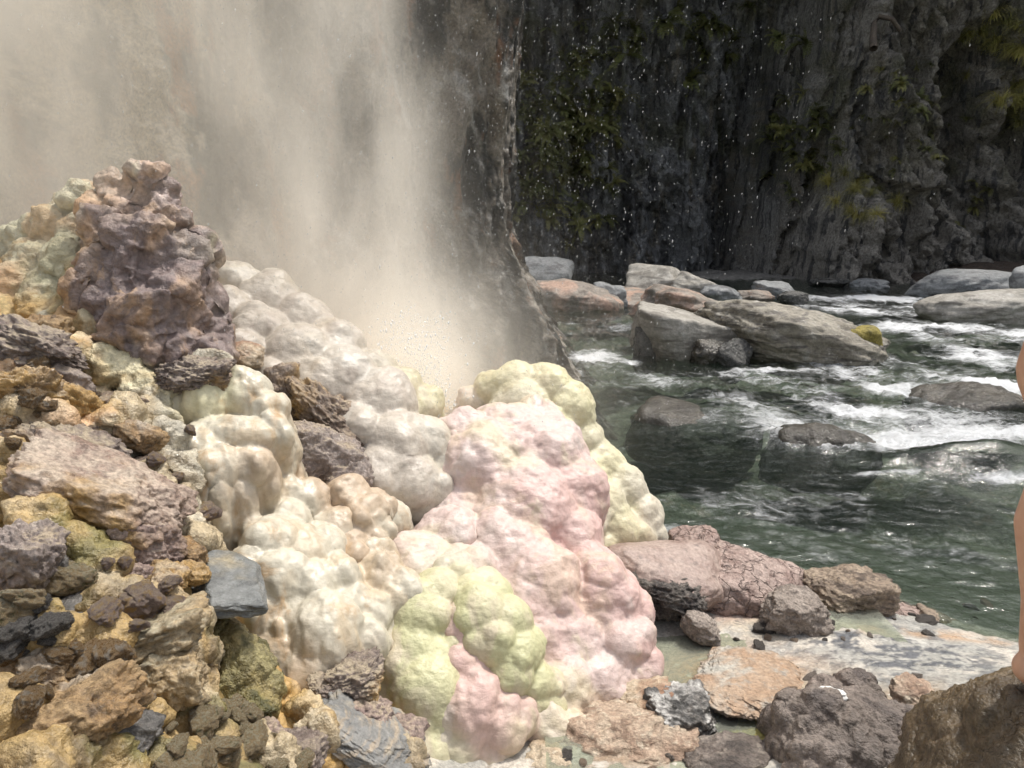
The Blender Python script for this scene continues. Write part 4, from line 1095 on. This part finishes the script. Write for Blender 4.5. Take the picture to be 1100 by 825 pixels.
riv = [
    (578, 292, 17.5, 78, 44, .9, BG1, 401, (0, 12, 0), dict(amp=.05, sharp=6., sub=5), 'smooth blue grey boulder close behind the wet wall'),
    (614, 322, 14.2, 100, 46, .8, BG2, 402, (0, 4, 0), dict(amp=.1, sharp=7., rid=.03), 'big tan rounded boulder in front of the blue grey one'),
    (655, 322, 14.4, 40, 36, 1, BG1, 403, (0, 10, 0), dict(amp=.1), 'small grey boulder right of the big tan one'),
    (690, 320, 15.2, 110, 26, .9, BG2, 404, (0, 2, 0), dict(amp=.1, flat=.2), 'low reddish tan rock joining two boulders on the far side'),
    (706, 304, 15.6, 66, 36, .9, BG5, 405, (0, 6, 0), dict(amp=.06, sharp=14., planes=9), 'blocky pale boulder with a flat top on the far side'),
    (748, 312, 15.0, 60, 26, .9, BG5, 406, (0, 24, 0), dict(amp=.08, sharp=12.), 'white streaked rock sloping right from the flat topped boulder'),
    (744, 332, 12.6, 124, 44, .8, BG2, 407, (0, 10, 0), dict(amp=.1, rid=.04, sharp=7.), 'long purplish tan boulder with a yellow right end'),
    (775, 318, 14.5, 50, 24, .9, BG1, 408, (0, 8, 0), dict(amp=.1), 'small grey boulder behind the long purplish one'),
    (832, 312, 16.0, 50, 18, .9, BG1, 409, (0, 5, 0), dict(amp=.1), 'low flat grey rock in the far shallows'),
    (808, 318, 15.4, 40, 16, .9, BG2, 410, (0, 5, 0), dict(amp=.1), 'low tan rock left of the flat grey rock in the far shallows'),
    (850, 317, 14.9, 30, 14, .9, BG4, 411, (0, 5, 0), dict(amp=.1), 'small dark rock in the far shallows by the flat grey rock'),
    (932, 307, 19.0, 34, 16, .9, BG1, 412, (0, 5, 0), dict(amp=.1), 'small pale boulder at the foot of the cliff buttress'),
    (888, 304, 19.5, 36, 12, .9, BG4, 413, (0, 0, 0), dict(amp=.1), 'flat dark rock at the foot of the cliff left of the pale boulder'),
    (1035, 303, 16.4, 116, 36, .8, BG1, 414, (0, -8, 0), dict(amp=.07, sharp=7.), 'long smooth grey boulder below the leafy slope'),
    (1062, 328, 12.6, 140, 46, .8, BG5, 415, (0, -4, 0), dict(amp=.08, sharp=6., rid=.02), 'wide smooth pale boulder at the right edge of the river'),
    (1130, 315, 13.4, 100, 60, .8, BG1, 416, (0, 0, 0), dict(amp=.08, sharp=7.), 'grey boulder behind the wide pale one at the frame edge'),
    (738, 368, 9.1, 116, 58, .9, BG5, 417, (0, 12, -12), dict(amp=.045, sharp=20., planes=8, sub=6), 'pale flat faced slab boulder with a shaded left side'),
    (698, 374, 8.95, 36, 52, .8, BG4, 418, (0, -8, 0), dict(amp=.1, sharp=14., rid=.05), 'added dark rock for the shaded left side of the slab boulder'),  # added piece: its dark colour paints the shade on the slab's left face
    (846, 361, 9.0, 190, 76, .7, BG3, 419, (0, 6, -8), dict(amp=.08, sharp=8., rid=.03, strat=.03, strat_ax=(.5, .1, .9), sub=6), 'largest striped grey boulder in the middle of the river'),
    (786, 384, 8.5, 44, 44, .9, BG4, 420, (0, 0, 0), dict(amp=.1, rid=.04), 'rounded wet black rock in front of the striped boulder'),
    (762, 380, 8.55, 36, 34, .9, BG6, 421, (0, 0, 0), dict(amp=.1, rid=.04), 'small dark brown rock left of the wet black rock'),
    (760, 450, 6.0, 150, 70, .9, BG6, 423, (0, 14, -28), dict(amp=.08, sharp=6.), 'sunken brown boulder with clear water sliding over it'),
    (1032, 428, 6.6, 130, 44, .9, BG6, 424, (0, 0, 0), dict(amp=.1, sharp=6.), 'mostly sunken brown boulder among the white rapids'),
    (880, 490, 5.3, 130, 46, .9, BG6, 425, (0, 12, -14), dict(amp=.1, sharp=6.), 'sunken dark boulder at the lip of the white water'),
]
for px, py, Yd, wp, hp, dr, mt, sd_, ro, kw, lab in riv:
    c_, sz = rpx(px, py, Yd, wp, hp, dr)
    if 'sunken' in lab:
        c_ = np.array([c_[0], c_[1], -.14 if 'mostly' not in lab else -.17])
        sz = (sz[0], sz[1], .3)
        o = rock('boulder', c_, sz, mt, sd_, lab, GR, 'boulder', ro, **{**dict(sub=5), **kw})
    else:
        extra = .25 * sz[2] + max(0, c_[2] - sz[2] * .8)      # carry the rock down into the water
        o = rock('boulder', c_ - np.array([0, 0, extra * .5]), (sz[0] * 1.04, sz[1], sz[2] + extra * .5), mt, sd_, lab, GR, 'boulder', ro, **{**dict(sub=5), **kw})
# moss on the right end of the striped boulder: a patch grown over its surface
c_, sz = rpx(924, 368, 8.7, 52, 40, .9)
ms = rock('boulder', c_, sz, rockmat('moss_patch', (.22, .18, .035), (.28, .23, .06), (.10, .09, .03), 5, (.6, .9), 1., .03, speck=.4, fine=40), 430,
          'yellow mossy rounded end of rock beside the striped boulder', GR, 'boulder', sub=5, amp=.08, sharp=6.)

# gravel bar under the cliff and the brown debris slope at the right
def heap(name, x0, x1, y0, y1, fn, mat, lab, res=.08):
    X, Y, F = grid(np.arange(x0, x1, res), np.arange(y0, y1, res))
    p = np.stack([X, Y, X * 0], 1)
    Z = fn(X, Y) + .06 * fbm(p * 2.2, 91, 4) + .035 * (.5 - worley(p * 4.5, 92)[0])
    return tag(link(name, mesh(name, np.stack([X, Y, Z], 1), F), mat), kind='structure')


GV = rockmat('gravel', (.18, .17, .16), (.26, .25, .23), (.12, .115, .11), 6, (.6, .9), 1., .04, speck=.6, fine=14)
LL = rockmat('leaf_litter', (.05, .036, .028), (.085, .062, .048), (.03, .022, .018), 5, (.6, .9), 1., .05, speck=.6, fine=16)
heap('gravel_bar', 3.5, 12, 19.4, 25, lambda x, y: -.25 + .35 * sstep(19.8, 22.5, y) * np.exp(-((x - 7.) / 3.4) ** 2), GV, '')
heap('debris_slope', 8.5, 19, 14.5, 22, lambda x, y: -.4 + .62 * sstep(10.5, 15, x + (y - 18) * .35) + .3 * sstep(17, 21, y), LL, '')
# ================================================================== PLANTS ON THE CLIFFS
def leafmat(name, c1, c2, sc=3., tr=.25):
    m, t = newmat(name)
    v = coordsn(t)
    c = t.mix(t.ramp(t.noise(v, sc, 4, .6), .35, .65), c1, c2)
    rnd = t.n('ShaderNodeObjectInfo').outputs['Random']
    k = t.ramp(rnd, 0, 1, .7, 1.25)
    c = t.mix(1., c, t.n('ShaderNodeCombineXYZ', {0: k, 1: k, 2: k}).outputs[0], 'MULTIPLY')
    b = t.n('ShaderNodeBsdfPrincipled', {'Base Color': c, 'Roughness': .55})
    tl = t.n('ShaderNodeBsdfTranslucent', {'Color': c})
    mx = t.n('ShaderNodeMixShader', {0: tr, 1: b.outputs[0], 2: tl.outputs[0]})
    t.n('ShaderNodeOutputMaterial', {'Surface': mx.outputs[0]})
    return m


def fern_mesh(seed, n=16, L=.75, pin=14):
    rs = np.random.RandomState(seed)
    V, F = [], []
    for i in range(n):
        az = rs.uniform(0, 2 * math.pi)
        l = L * rs.uniform(.6, 1.15)
        el = rs.uniform(.3, 1.2)
        droop = rs.uniform(.9, 1.9)
        pos = np.zeros(3)
        prev = pos
        side = np.array([-math.sin(az), math.cos(az), 0])
        for k in range(pin):
            s_ = (k + .5) / pin
            a = el - droop * s_
            dr = np.array([math.cos(az) * math.cos(a), math.sin(az) * math.cos(a), math.sin(a)])
            pos = pos + dr * l / pin
            wl = .2 * l * (1 - s_) ** .7 * min(1, 3.5 * s_ + .25)
            up = np.cross(side, dr)
            for sg in (-1, 1):
                tip = pos + side * sg * wl + dr * wl * .45 - up * wl * .15 + rs.normal(size=3) * .012
                b0, b1 = pos - dr * l / pin * .3, pos + dr * l / pin * .3
                o = len(V)
                V += [b0, b1, tip + dr * .012, tip - dr * .012]
                F.append([o, o + 1, o + 2, o + 3])
            prev = pos
    return mesh('fern', np.array(V), np.array(F), False)


def tuft_mesh(seed, n=150, L=.8):
    rs = np.random.RandomState(seed)
    V, F = [], []
    for i in range(n):
        az = rs.uniform(0, 2 * math.pi)
        l = L * rs.uniform(.5, 1.2)
        el, droop = rs.uniform(.5, 1.5), rs.uniform(1.4, 3.2)
        pos = rs.normal(size=3) * .05
        side = np.array([-math.sin(az), math.cos(az), 0])
        w0 = rs.uniform(.006, .012)
        segs = 5
        for k in range(segs + 1):
            wd = w0 * (1 - k / (segs + .3))
            V += [pos - side * wd, pos + side * wd]
            if k:
                o = len(V) - 4
                F.append([o, o + 1, o + 3, o + 2])
            a = el - droop * k / segs
            pos = pos + np.array([math.cos(az) * math.cos(a), math.sin(az) * math.cos(a), math.sin(a)]) * l / segs
    return mesh('tuft', np.array(V), np.array(F), False)


LMd = leafmat('fern_dark', (.11, .13, .04), (.17, .17, .06))
LMm = leafmat('fern_olive', (.17, .18, .055), (.24, .22, .08))
LMb = leafmat('tuft_bright', (.34, .33, .09), (.42, .36, .12))
ferns = {}
for kind, mt in (('dark', LMd), ('olive', LMm)):
    ferns[kind] = []
    for i in range(4):
        me = fern_mesh(60 + i, 20, .8, 20)
        me.materials.append(mt)
        ferns[kind].append(me)
ferns['bright'] = []
for i in range(3):
    me = tuft_mesh(70 + i)
    me.materials.append(LMb)
    ferns['bright'].append(me)
ferns['tuft'] = []
for i in range(3):
    me = tuft_mesh(80 + i)
    me.materials.append(LMm)
    ferns['tuft'].append(me)


def on_cliff(px, py):
    Ys = np.linspace(14, 27, 260)
    d_ = ray(px, py)
    pt = np.array([0, 0, CAM_H]) + d_ * (Ys / d_[1])[:, None]
    yy = far_cliff(pt[:, 0], pt[:, 2])[0]
    k = np.argmax(pt[:, 1] > yy)
    return pt[k]


rs = np.random.RandomState(21)


def patch(name, kinds, cx, cy, sx, sy, n, lab, grp, size=(.7, 1.3), cat='fern', clip=None):
    i = 0
    while i < n:
        px, py = rs.normal(cx, sx), rs.normal(cy, sy)
        if clip and not (clip[0] < px < clip[2] and clip[1] < py < clip[3]):
            continue
        i += 1
        p = on_cliff(px, py)
        me = ferns[kinds[rs.randint(len(kinds))]]
        o = link(name, me[rs.randint(len(me))], None, None, tuple(p + np.array([0, -.03, -.05])))
        k = rs.uniform(*size)
        o.scale = (k, k, k)
        o.rotation_euler = (R(rs.uniform(10, 40)), R(rs.uniform(-25, 25)), 0)
        o.rotation_euler.rotate_axis('Z', rs.uniform(0, 6.28))
        tag(o, lab, cat, grp)


patch('fern', ['dark', 'olive', 'dark'], 606, 140, 34, 60, 150, 'drooping dark fern on the leafy shoulder left of the dark recess', 'ferns on the left shoulder of the far cliff', (.4, .85), clip=(545, 10, 668, 268))
patch('grass_tuft', ['tuft'], 630, 140, 20, 30, 9, 'olive grass tuft among the dark ferns left of the recess', 'grass tufts on the left shoulder of the far cliff', (.5, .8), 'grass tuft')
patch('grass_tuft', ['bright', 'bright', 'tuft'], 926, 214, 16, 14, 14, 'bright yellow green grass tuft in the middle of the cliff buttress', 'bright grass tufts on the cliff buttress', (.4, .8), 'grass tuft', clip=(890, 185, 965, 250))
patch('fern', ['olive', 'dark', 'dark'], 862, 150, 22, 32, 52, 'olive fern hanging beside the dark cleft of the cliff', 'ferns beside the cliff cleft', (.3, .65), clip=(825, 90, 905, 225))
patch('fern', ['olive', 'dark'], 975, 120, 30, 32, 34, 'small fern high on the ribbed buttress', 'ferns high on the buttress', (.22, .45), clip=(915, 60, 1040, 205))
patch('grass_tuft', ['tuft', 'bright'], 1075, 45, 18, 20, 18, 'yellowish grass tuft at the upper right edge of the cliff', 'grass tufts at the upper right of the cliff', (.6, 1.0), 'grass tuft')
patch('grass_tuft', ['bright', 'tuft'], 1092, 118, 9, 14, 6, 'arching grass tuft at the right edge of the cliff below the yellowish ones', 'arching grass tufts at the right edge of the cliff', (.6, 1.0), 'grass tuft')
patch('fern', ['olive'], 1045, 212, 8, 16, 5, 'small leafy fern on the grey rock at the right foot of the cliff', 'ferns at the right foot of the cliff', (.3, .5))
patch('fern', ['dark'], 760, 40, 60, 22, 22, 'dark fern in the shade over the recess of the cliff', 'ferns over the cliff recess', (.6, 1.1), clip=(660, 2, 870, 90))


def tube(V, F, pts, r0, r1, seg=7):
    pts = np.array(pts, float)
    n = len(pts)
    o = len(V)
    for i in range(n):
        d_ = pts[min(i + 1, n - 1)] - pts[max(i - 1, 0)]
        d_ /= np.linalg.norm(d_)
        a = np.cross(d_, [.3, .2, .93])
        a /= np.linalg.norm(a)
        b = np.cross(d_, a)
        r = r0 + (r1 - r0) * i / (n - 1)
        for k in range(seg):
            an = 2 * math.pi * k / seg
            V.append(pts[i] + r * (a * math.cos(an) + b * math.sin(an)))
    for i in range(n - 1):
        for k in range(seg):
            F.append([o + i * seg + k, o + i * seg + (k + 1) % seg, o + (i + 1) * seg + (k + 1) % seg, o + (i + 1) * seg + k])


BK = rockmat('bark', (.06, .045, .035), (.1, .08, .06), (.04, .032, .025), 6, (.7, .9), .8, .02, sx=(1, 1, 1))
CMt = leafmat('canopy_leaves', (.022, .05, .036), (.045, .08, .05), 1.2)


def tree(x, y, z, rad, lab, seed, n=5200):
    rs = np.random.RandomState(seed)
    e = tag(bpy.data.objects.new('tree', None), lab, 'tree', 'trees at the top of the far cliff')
    COL.objects.link(e)
    e.location = (x, y, z)
    V, F = [], []
    cen = np.array([0, -2.2, 1.0])
    tube(V, F, [(0, 0, 0), (.05, -.5, .5), (.1, -1.2, .9), (0, -2.0, 1.2), (-.1, -2.8, 1.6)], .22, .07)
    tips = []
    for k in range(10):
        d_ = rs.normal(size=3) * np.array([1, 1, .6])
        d_ /= np.linalg.norm(d_)
        q = cen + d_ * rad * rs.uniform(.55, .95)
        a = np.array([.02, -1.4 - .1 * k, .95])
        tube(V, F, [a, (a + q) / 2 + np.array([0, 0, .2]), q], .06, .015, 5)
        tips.append(q)
        tips.append((a + q) / 2)
    o = link('trunk', mesh('trunk', np.array(V), np.array(F)), BK, e)
    tips = np.array(tips)
    c_ = tips[rs.randint(len(tips), size=n)] + rs.normal(size=(n, 3)) * rad * np.array([.26, .26, .16])
    a = rs.normal(size=(n, 3)); a /= np.linalg.norm(a, axis=1)[:, None]
    b = np.cross(a, rs.normal(size=(n, 3))); b /= np.linalg.norm(b, axis=1)[:, None]
    l = rs.uniform(.06, .13, n)[:, None]
    Vl = np.stack([c_ - a * l, c_ + b * l * .42, c_ + a * l, c_ - b * l * .42], 1).reshape(-1, 3)
    link('crown', mesh('crown', Vl, np.arange(4 * n).reshape(-1, 4), False), CMt, e)


for i, (px, py, dy, rad, lab) in enumerate([(720, -75, 0, 2.5, 'dark leafy tree leaning over the recess at the top of the photo'), (835, -80, 0, 2.3, 'dark leafy tree hanging over the cleft of the far cliff'),
                                            (610, -85, 0, 2.2, 'dark leafy tree above the fern covered shoulder'), (1010, -85, 0, 2.0, 'dark leafy tree above the right buttress')]):
    p = on_cliff(px, py)
    tree(p[0], p[1] + .2, p[2], rad, lab, 500 + i)
V, F = [], []
bp = [on_cliff(x, y) + np.array([0, -.25 - .25 * k, 0]) for k, (x, y) in enumerate([(962, 36), (948, 26), (930, 26), (920, 36), (914, 52), (910, 66)])]
tube(V, F, bp, .05, .1, 7)
tag(link('bare_branch', mesh('bare_branch', np.array(V), np.array(F)), BK), 'dark bare branch arching out of the upper cliff buttress', 'branch')

# ================================================================== STEAM, SPRAY
lo, hi = np.array([-4.4, 2.35, .3]), np.array([.9, 5.6, 6.2])
Xc = np.array([[x, y, z] for x in (lo[0], hi[0]) for y in (lo[1], hi[1]) for z in (lo[2], hi[2])])
me = mesh('steam', Xc, [[0, 1, 3, 2], [4, 6, 7, 5], [0, 4, 5, 1], [2, 3, 7, 6], [0, 2, 6, 4], [1, 5, 7, 3]], False)
m, t = newmat('steam')
v = t.n('ShaderNodeTexCoord').outputs['Object']
sp = t.n('ShaderNodeSeparateXYZ', {0: v})
x_, y_, z_ = sp.outputs[0], sp.outputs[1], sp.outputs[2]
wv = t.n('ShaderNodeTexNoise', {'Vector': v, 'Scale': 1.1, 'Detail': 2.}).outputs[1]
wx = t.m('MULTIPLY', t.m('SUBTRACT', t.n('ShaderNodeSeparateXYZ', {0: wv}).outputs[0], .5), .5)
xw = t.m('ADD', x_, wx)
tot = None
# (x, y, z, lean in x per metre up, spread x, spread y, spread z, density)
for cx, cyy, cz, ln, sx, sy, sz, A in [(-.68, 4.0, .9, -.1, .28, .6, 9, .9), (-1.05, 4.15, .9, -.32, .26, .6, 9, .9), (-2.85, 3.9, 1.6, -.12, .66, .6, 9, 1.8), (-1.5, 4.0, 1.6, -.2, .9, .7, 9, .2), (-.5, 4.0, .85, 0, .42, .6, .4, 1.6),
                                       (-1.3, 3.1, 1.15, 0, .8, .5, .35, .25), (-1.9, 2.9, 2.6, 0, 1.0, .5, .8, .35), (-.25, 3.9, .7, 0, .7, .7, .45, .25), (-.42, 3.3, .88, 0, .2, .2, .17, 4.5), (-1.5, 2.55, 1.5, 0, .5, .3, .3, .35)]:
    dx = t.m('DIVIDE', t.m('SUBTRACT', t.m('SUBTRACT', xw, cx), t.m('MULTIPLY', t.m('SUBTRACT', z_, cz), ln)), sx)
    dy = t.m('DIVIDE', t.m('SUBTRACT', y_, cyy), sy)
    q = t.m('ADD', t.m('MULTIPLY', dx, dx), t.m('MULTIPLY', dy, dy))
    if sz < 5:
        dz = t.m('DIVIDE', t.m('SUBTRACT', z_, cz), sz)
        q = t.m('ADD', q, t.m('MULTIPLY', dz, dz))
    g = t.m('MULTIPLY', t.m('EXPONENT', t.m('MULTIPLY', q, -1.)), A)
    tot = g if tot is None else t.m('ADD', tot, g)
nz = t.noise(t.scale(v, (1.9, 1.9, .95), (0, R(-20), 0)), 1., 5, .6, .6)
den = t.m('MULTIPLY', tot, t.ramp(nz, .36, .63, .06, 1.7))
den = t.m('MULTIPLY', den, t.ramp(z_, 4.6, 6.1, 1, 0))
for ax, l, h, wd in ((x_, lo[0], hi[0], .4), (y_, lo[1], hi[1], .35)):
    den = t.m('MULTIPLY', den, t.m('MULTIPLY', t.ramp(ax, l, l + wd), t.ramp(ax, h - wd, h, 1, 0)))
pv = t.n('ShaderNodeVolumePrincipled', {'Color': (1, .958, .885, 1), 'Density': den, 'Anisotropy': .0})
t.n('ShaderNodeOutputMaterial', {'Volume': pv.outputs[0]})
tag(link('steam', me, m), kind='stuff')

rs = np.random.RandomState(33)
octv = np.array([[1, 0, 0], [-1, 0, 0], [0, 1, 0], [0, -1, 0], [0, 0, 1], [0, 0, -1]], float)
octf = np.array([[0, 2, 4], [2, 1, 4], [1, 3, 4], [3, 0, 4], [2, 0, 5], [1, 2, 5], [3, 1, 5], [0, 3, 5]])


def drops(cen, rad, stretch):
    n = len(cen)
    V = np.repeat(octv[None], n, 0) * rad[:, None, None]
    V[:, :, 2] *= stretch[:, None]
    V[:, :, 0] += V[:, :, 2] * .12
    V += cen[:, None]
    F = (octf[None] + (np.arange(n) * 6)[:, None, None]).reshape(-1, 3)
    return V.reshape(-1, 3), F


n = 8000
dc = np.stack([rs.normal(-.38, .8, n), rs.uniform(2.3, 5.2, n), rs.uniform(.9, 3.4, n)], 1)
dv, df_ = drops(dc, rs.uniform(.0007, .0018, n) * (1 + .7 * (rs.uniform(size=n) > .97)), rs.uniform(1.2, 3.2, n))
m, t = newmat('water_drops')
b = t.n('ShaderNodeBsdfPrincipled', {'Base Color': (.85, .87, .88, 1), 'Roughness': .2})
tr = t.n('ShaderNodeBsdfTransparent')
mx = t.n('ShaderNodeMixShader', {0: .6, 1: b.outputs[0], 2: tr.outputs[0]})
t.n('ShaderNodeOutputMaterial', {'Surface': mx.outputs[0]})
tag(link('water_drops', mesh('water_drops', dv, df_), m), kind='stuff')

# the spouting hot water: ragged jets of blobs
base = P(462, 436, 3.22)
jc, jr, js = [], [], []
for j in range(110):
    vx, vy, vz = rs.normal(-.2, .26), rs.normal(0, .2), rs.uniform(.9, 2.9)
    s0 = base + rs.normal(size=3) * np.array([.08, .06, .02])
    T_ = 2 * vz / 9.8
    for k in range(26):
        q = rs.uniform() ** 1.2
        tt = T_ * .85 * q
        jc.append(s0 + np.array([vx * tt, vy * tt, vz * tt - 4.9 * tt * tt]) + rs.normal(size=3) * .014 * (.4 + 2 * q))
        jr.append(rs.uniform(.0008, .0024) * (2.2 if rs.uniform() > .9 else 1))
        js.append(rs.uniform(1, 2.6))
jv, jf = drops(np.array(jc) - base, np.array(jr), np.array(js))
m, t = newmat('splash_water')
b = t.n('ShaderNodeBsdfPrincipled', {'Base Color': (.9, .93, .95, 1), 'Roughness': .2})
tr = t.n('ShaderNodeBsdfTransparent')
mx = t.n('ShaderNodeMixShader', {0: .35, 1: b.outputs[0], 2: tr.outputs[0]})
t.n('ShaderNodeOutputMaterial', {'Surface': mx.outputs[0]})
tag(link('geyser_spray', mesh('geyser_spray', jv, jf), m, None, tuple(base)), kind='stuff')

# ================================================================== PERSON at the right edge
def chain(balls, pts, rad, n=8, flat=1.0):
    for (a, b, r0, r1) in zip(pts[:-1], pts[1:], rad[:-1], rad[1:]):
        for k in range(n):
            s_ = k / n
            p = np.array(a) * (1 - s_) + np.array(b) * s_
            r = r0 * (1 - s_) + r1 * s_
            balls.append((p, np.array([r * flat, r, r])))
    balls.append((np.array(pts[-1]), np.array([rad[-1]] * 3)))


pb = []
H = 1.0
for sy_, fx in ((.1, 0.0), (-.1, .09)):         # far leg, near leg a step forward; the body faces +x
    chain(pb, [(fx * .1 + .02, sy_, .88), (fx * .5 - .04, sy_, .64), (fx * .7 + .005, sy_, .50), (fx * .85 - .022, sy_, .34), (fx - .005, sy_, .18), (fx, sy_, .08)], [.088, .076, .055, .058, .040, .036], 10)
    chain(pb, [(fx - .008, sy_, .036), (fx + .05, sy_, .045), (fx + .13, sy_ * 1.06, .03), (fx + .18, sy_ * 1.06, .022)], [.036, .036, .036, .022], 6)
    for k in range(5):
        yk = sy_ * 1.06 + (k - 2) * .016
        chain(pb, [(fx + .16, yk, .02), (fx + .215 - abs(k - (3.2 if sy_ < 0 else .8)) * .012, yk, .014)], [.011, .01], 5)
chain(pb, [(0, .07, .90), (0, -.07, .90)], [.10, .10], 6)
chain(pb, [(0, .06, .98), (0, .055, 1.1), (0, .075, 1.25), (0, .09, 1.36)], [.10, .092, .098, .085], 8)
chain(pb, [(0, -.06, .98), (0, -.055, 1.1), (0, -.075, 1.25), (0, -.09, 1.36)], [.10, .092, .098, .085], 8)
chain(pb, [(0, .16, 1.39), (-.01, .0, 1.42), (0, -.16, 1.39)], [.058, .065, .058], 8)
chain(pb, [(0, 0, 1.4), (.012, 0, 1.5)], [.058, .052], 5)
pb.append((np.array([.02, 0, 1.6]), np.array([.098, .077, .11])))
pb.append((np.array([.045, 0, 1.545]), np.array([.062, .052, .05])))
chain(pb, [(.112, 0, 1.612), (.128, 0, 1.585)], [.01, .015], 4)           # nose
chain(pb, [(.10, -.018, 1.548), (.104, 0, 1.549), (.10, .018, 1.548)], [.009, .011, .009], 3)
for s_ in (-1, 1):
    pb.append((np.array([.005, s_ * .08, 1.595]), np.array([.02, .01, .03])))
    sh_, el_, wr_ = (0, s_ * .185, 1.37), (-.03, s_ * .235, 1.10), (.06, s_ * .235, .87)
    chain(pb, [sh_, (-.02, s_ * .215, 1.24), el_, (.02, s_ * .24, 1.0), wr_], [.052, .045, .037, .038, .025], 8)
    chain(pb, [wr_, (.085, s_ * .235, .80)], [.025, .03], 6, .9)
    for k in range(4):
        ox = .055 + k * .02
        ln_ = (.066, .078, .08, .062)[k]
        a = np.array([.035 + ox, s_ * .235, .79])
        chain(pb, [a, a + np.array([.006, s_ * -.008, -ln_ * .5]), a + np.array([.0, s_ * -.025, -ln_])], [.0085, .008, .007], 6)
    a = np.array([.095, s_ * .228, .83])
    chain(pb, [a, a + np.array([.03, s_ * -.012, -.03]), a + np.array([.035, s_ * -.02, -.06])], [.011, .0095, .008], 6)
pb = [(p_ + np.array([.14 * float(sstep(.80, 1.25, p_[2])), 0, 0]), r_) for p_, r_ in pb]
pm = remesh('person', pb, .0062, 6, 2)
pm.shade_smooth()
pm.materials.clear()
m, t = newmat('skin')
v = t.n('ShaderNodeTexCoord').outputs['Object']
cs = t.mix(t.ramp(t.noise(v, 9, 5, .6), .3, .7), (.50, .27, .17), (.58, .34, .23))
cs = t.mix(t.ramp(t.noise(v, 3, 3, .5), .55, .75, 0, .5), cs, (.46, .21, .14))
b = t.n('ShaderNodeBump', {'Height': t.noise(v, 260, 3, .6), 'Strength': .15, 'Distance': .002})
bs = t.n('ShaderNodeBsdfPrincipled', {'Base Color': cs, 'Roughness': .45, 'Normal': b.outputs[0], 'Subsurface Weight': .12, 'Subsurface Radius': (.01, .004, .002)})
t.n('ShaderNodeOutputMaterial', {'Surface': bs.outputs[0]})
foot = P(1100, 752, 1.32)
pc = P(1112, 640, 1.3)
person = link('person', pm, m, None, (float(pc[0]) + .04, 1.22, .70))
tag(person, 'person with bare legs standing on the wet brown boulder at the right edge', 'person')
pvn, pvv = normals(pm), coords(pm)
pf = np.array([p.vertices[:] for p in pm.polygons if len(p.vertices) == 4])


def garment(name, sel, off, mat):
    keep = sel[pf].all(1)
    ff = pf[keep]
    idx = np.unique(ff)
    mp = -np.ones(len(pvv), int)
    mp[idx] = np.arange(len(idx))
    me = mesh(name, pvv[idx] + pvn[idx] * off, mp[ff])
    o = link(name, me, mat, person)
    sm = o.modifiers.new('smooth', 'SMOOTH'); sm.iterations = 6
    so_ = o.modifiers.new('solid', 'SOLIDIFY'); so_.thickness = .004; so_.offset = -1
    return o


def plain(name, c, rough=.8):
    m, t = newmat(name)
    v = t.n('ShaderNodeTexCoord').outputs['Object']
    cc = t.mix(t.noise(v, 30, 4, .6), tuple(q * .8 for q in c), tuple(q * 1.15 for q in c))
    b = t.n('ShaderNodeBump', {'Height': t.noise(v, 60, 4, .6), 'Strength': .3, 'Distance': .003})
    bs = t.n('ShaderNodeBsdfPrincipled', {'Base Color': cc, 'Roughness': rough, 'Normal': b.outputs[0]})
    t.n('ShaderNodeOutputMaterial', {'Surface': bs.outputs[0]})
    return m


ax_, ay_, az_ = pvv[:, 0] - .14 * sstep(.80, 1.25, pvv[:, 2]), np.abs(pvv[:, 1]), pvv[:, 2]
arm = ay_ > .135 + .055 * sstep(1.0, 1.3, az_)
garment('shorts', (az_ > .80) & (az_ < 1.0) & ~((ay_ > .195)), .010, plain('shorts_cloth', (.03, .035, .05)))
garment('shirt', (az_ > .97) & (az_ < 1.43) & ((ay_ < .17) | (az_ > 1.22)), .008, plain('shirt_cloth', (.25, .27, .3)))
garment('hair', (az_ > 1.5) & ((az_ > 1.665) | ((ax_ < .01) & (az_ > 1.53)) | ((ax_ < .04) & (az_ > 1.62))), .014, plain('dark_hair', (.02, .015, .012), .5))
EM = plain('eye_white', (.7, .7, .68), .2)
ed = plain('eye_iris', (.03, .02, .015), .2)
for s_ in (-1, 1):
    v, f = ico(3)
    e = link('eye', mesh('eye', v * .0125, f), EM, person, (.240, s_ * .031, 1.612))
    e.data.materials.append(ed)
    nf = np.array([(v[q].mean(0)[0] > .86) for q in f]).astype(np.int32)
    e.data.polygons.foreach_set('material_index', nf)
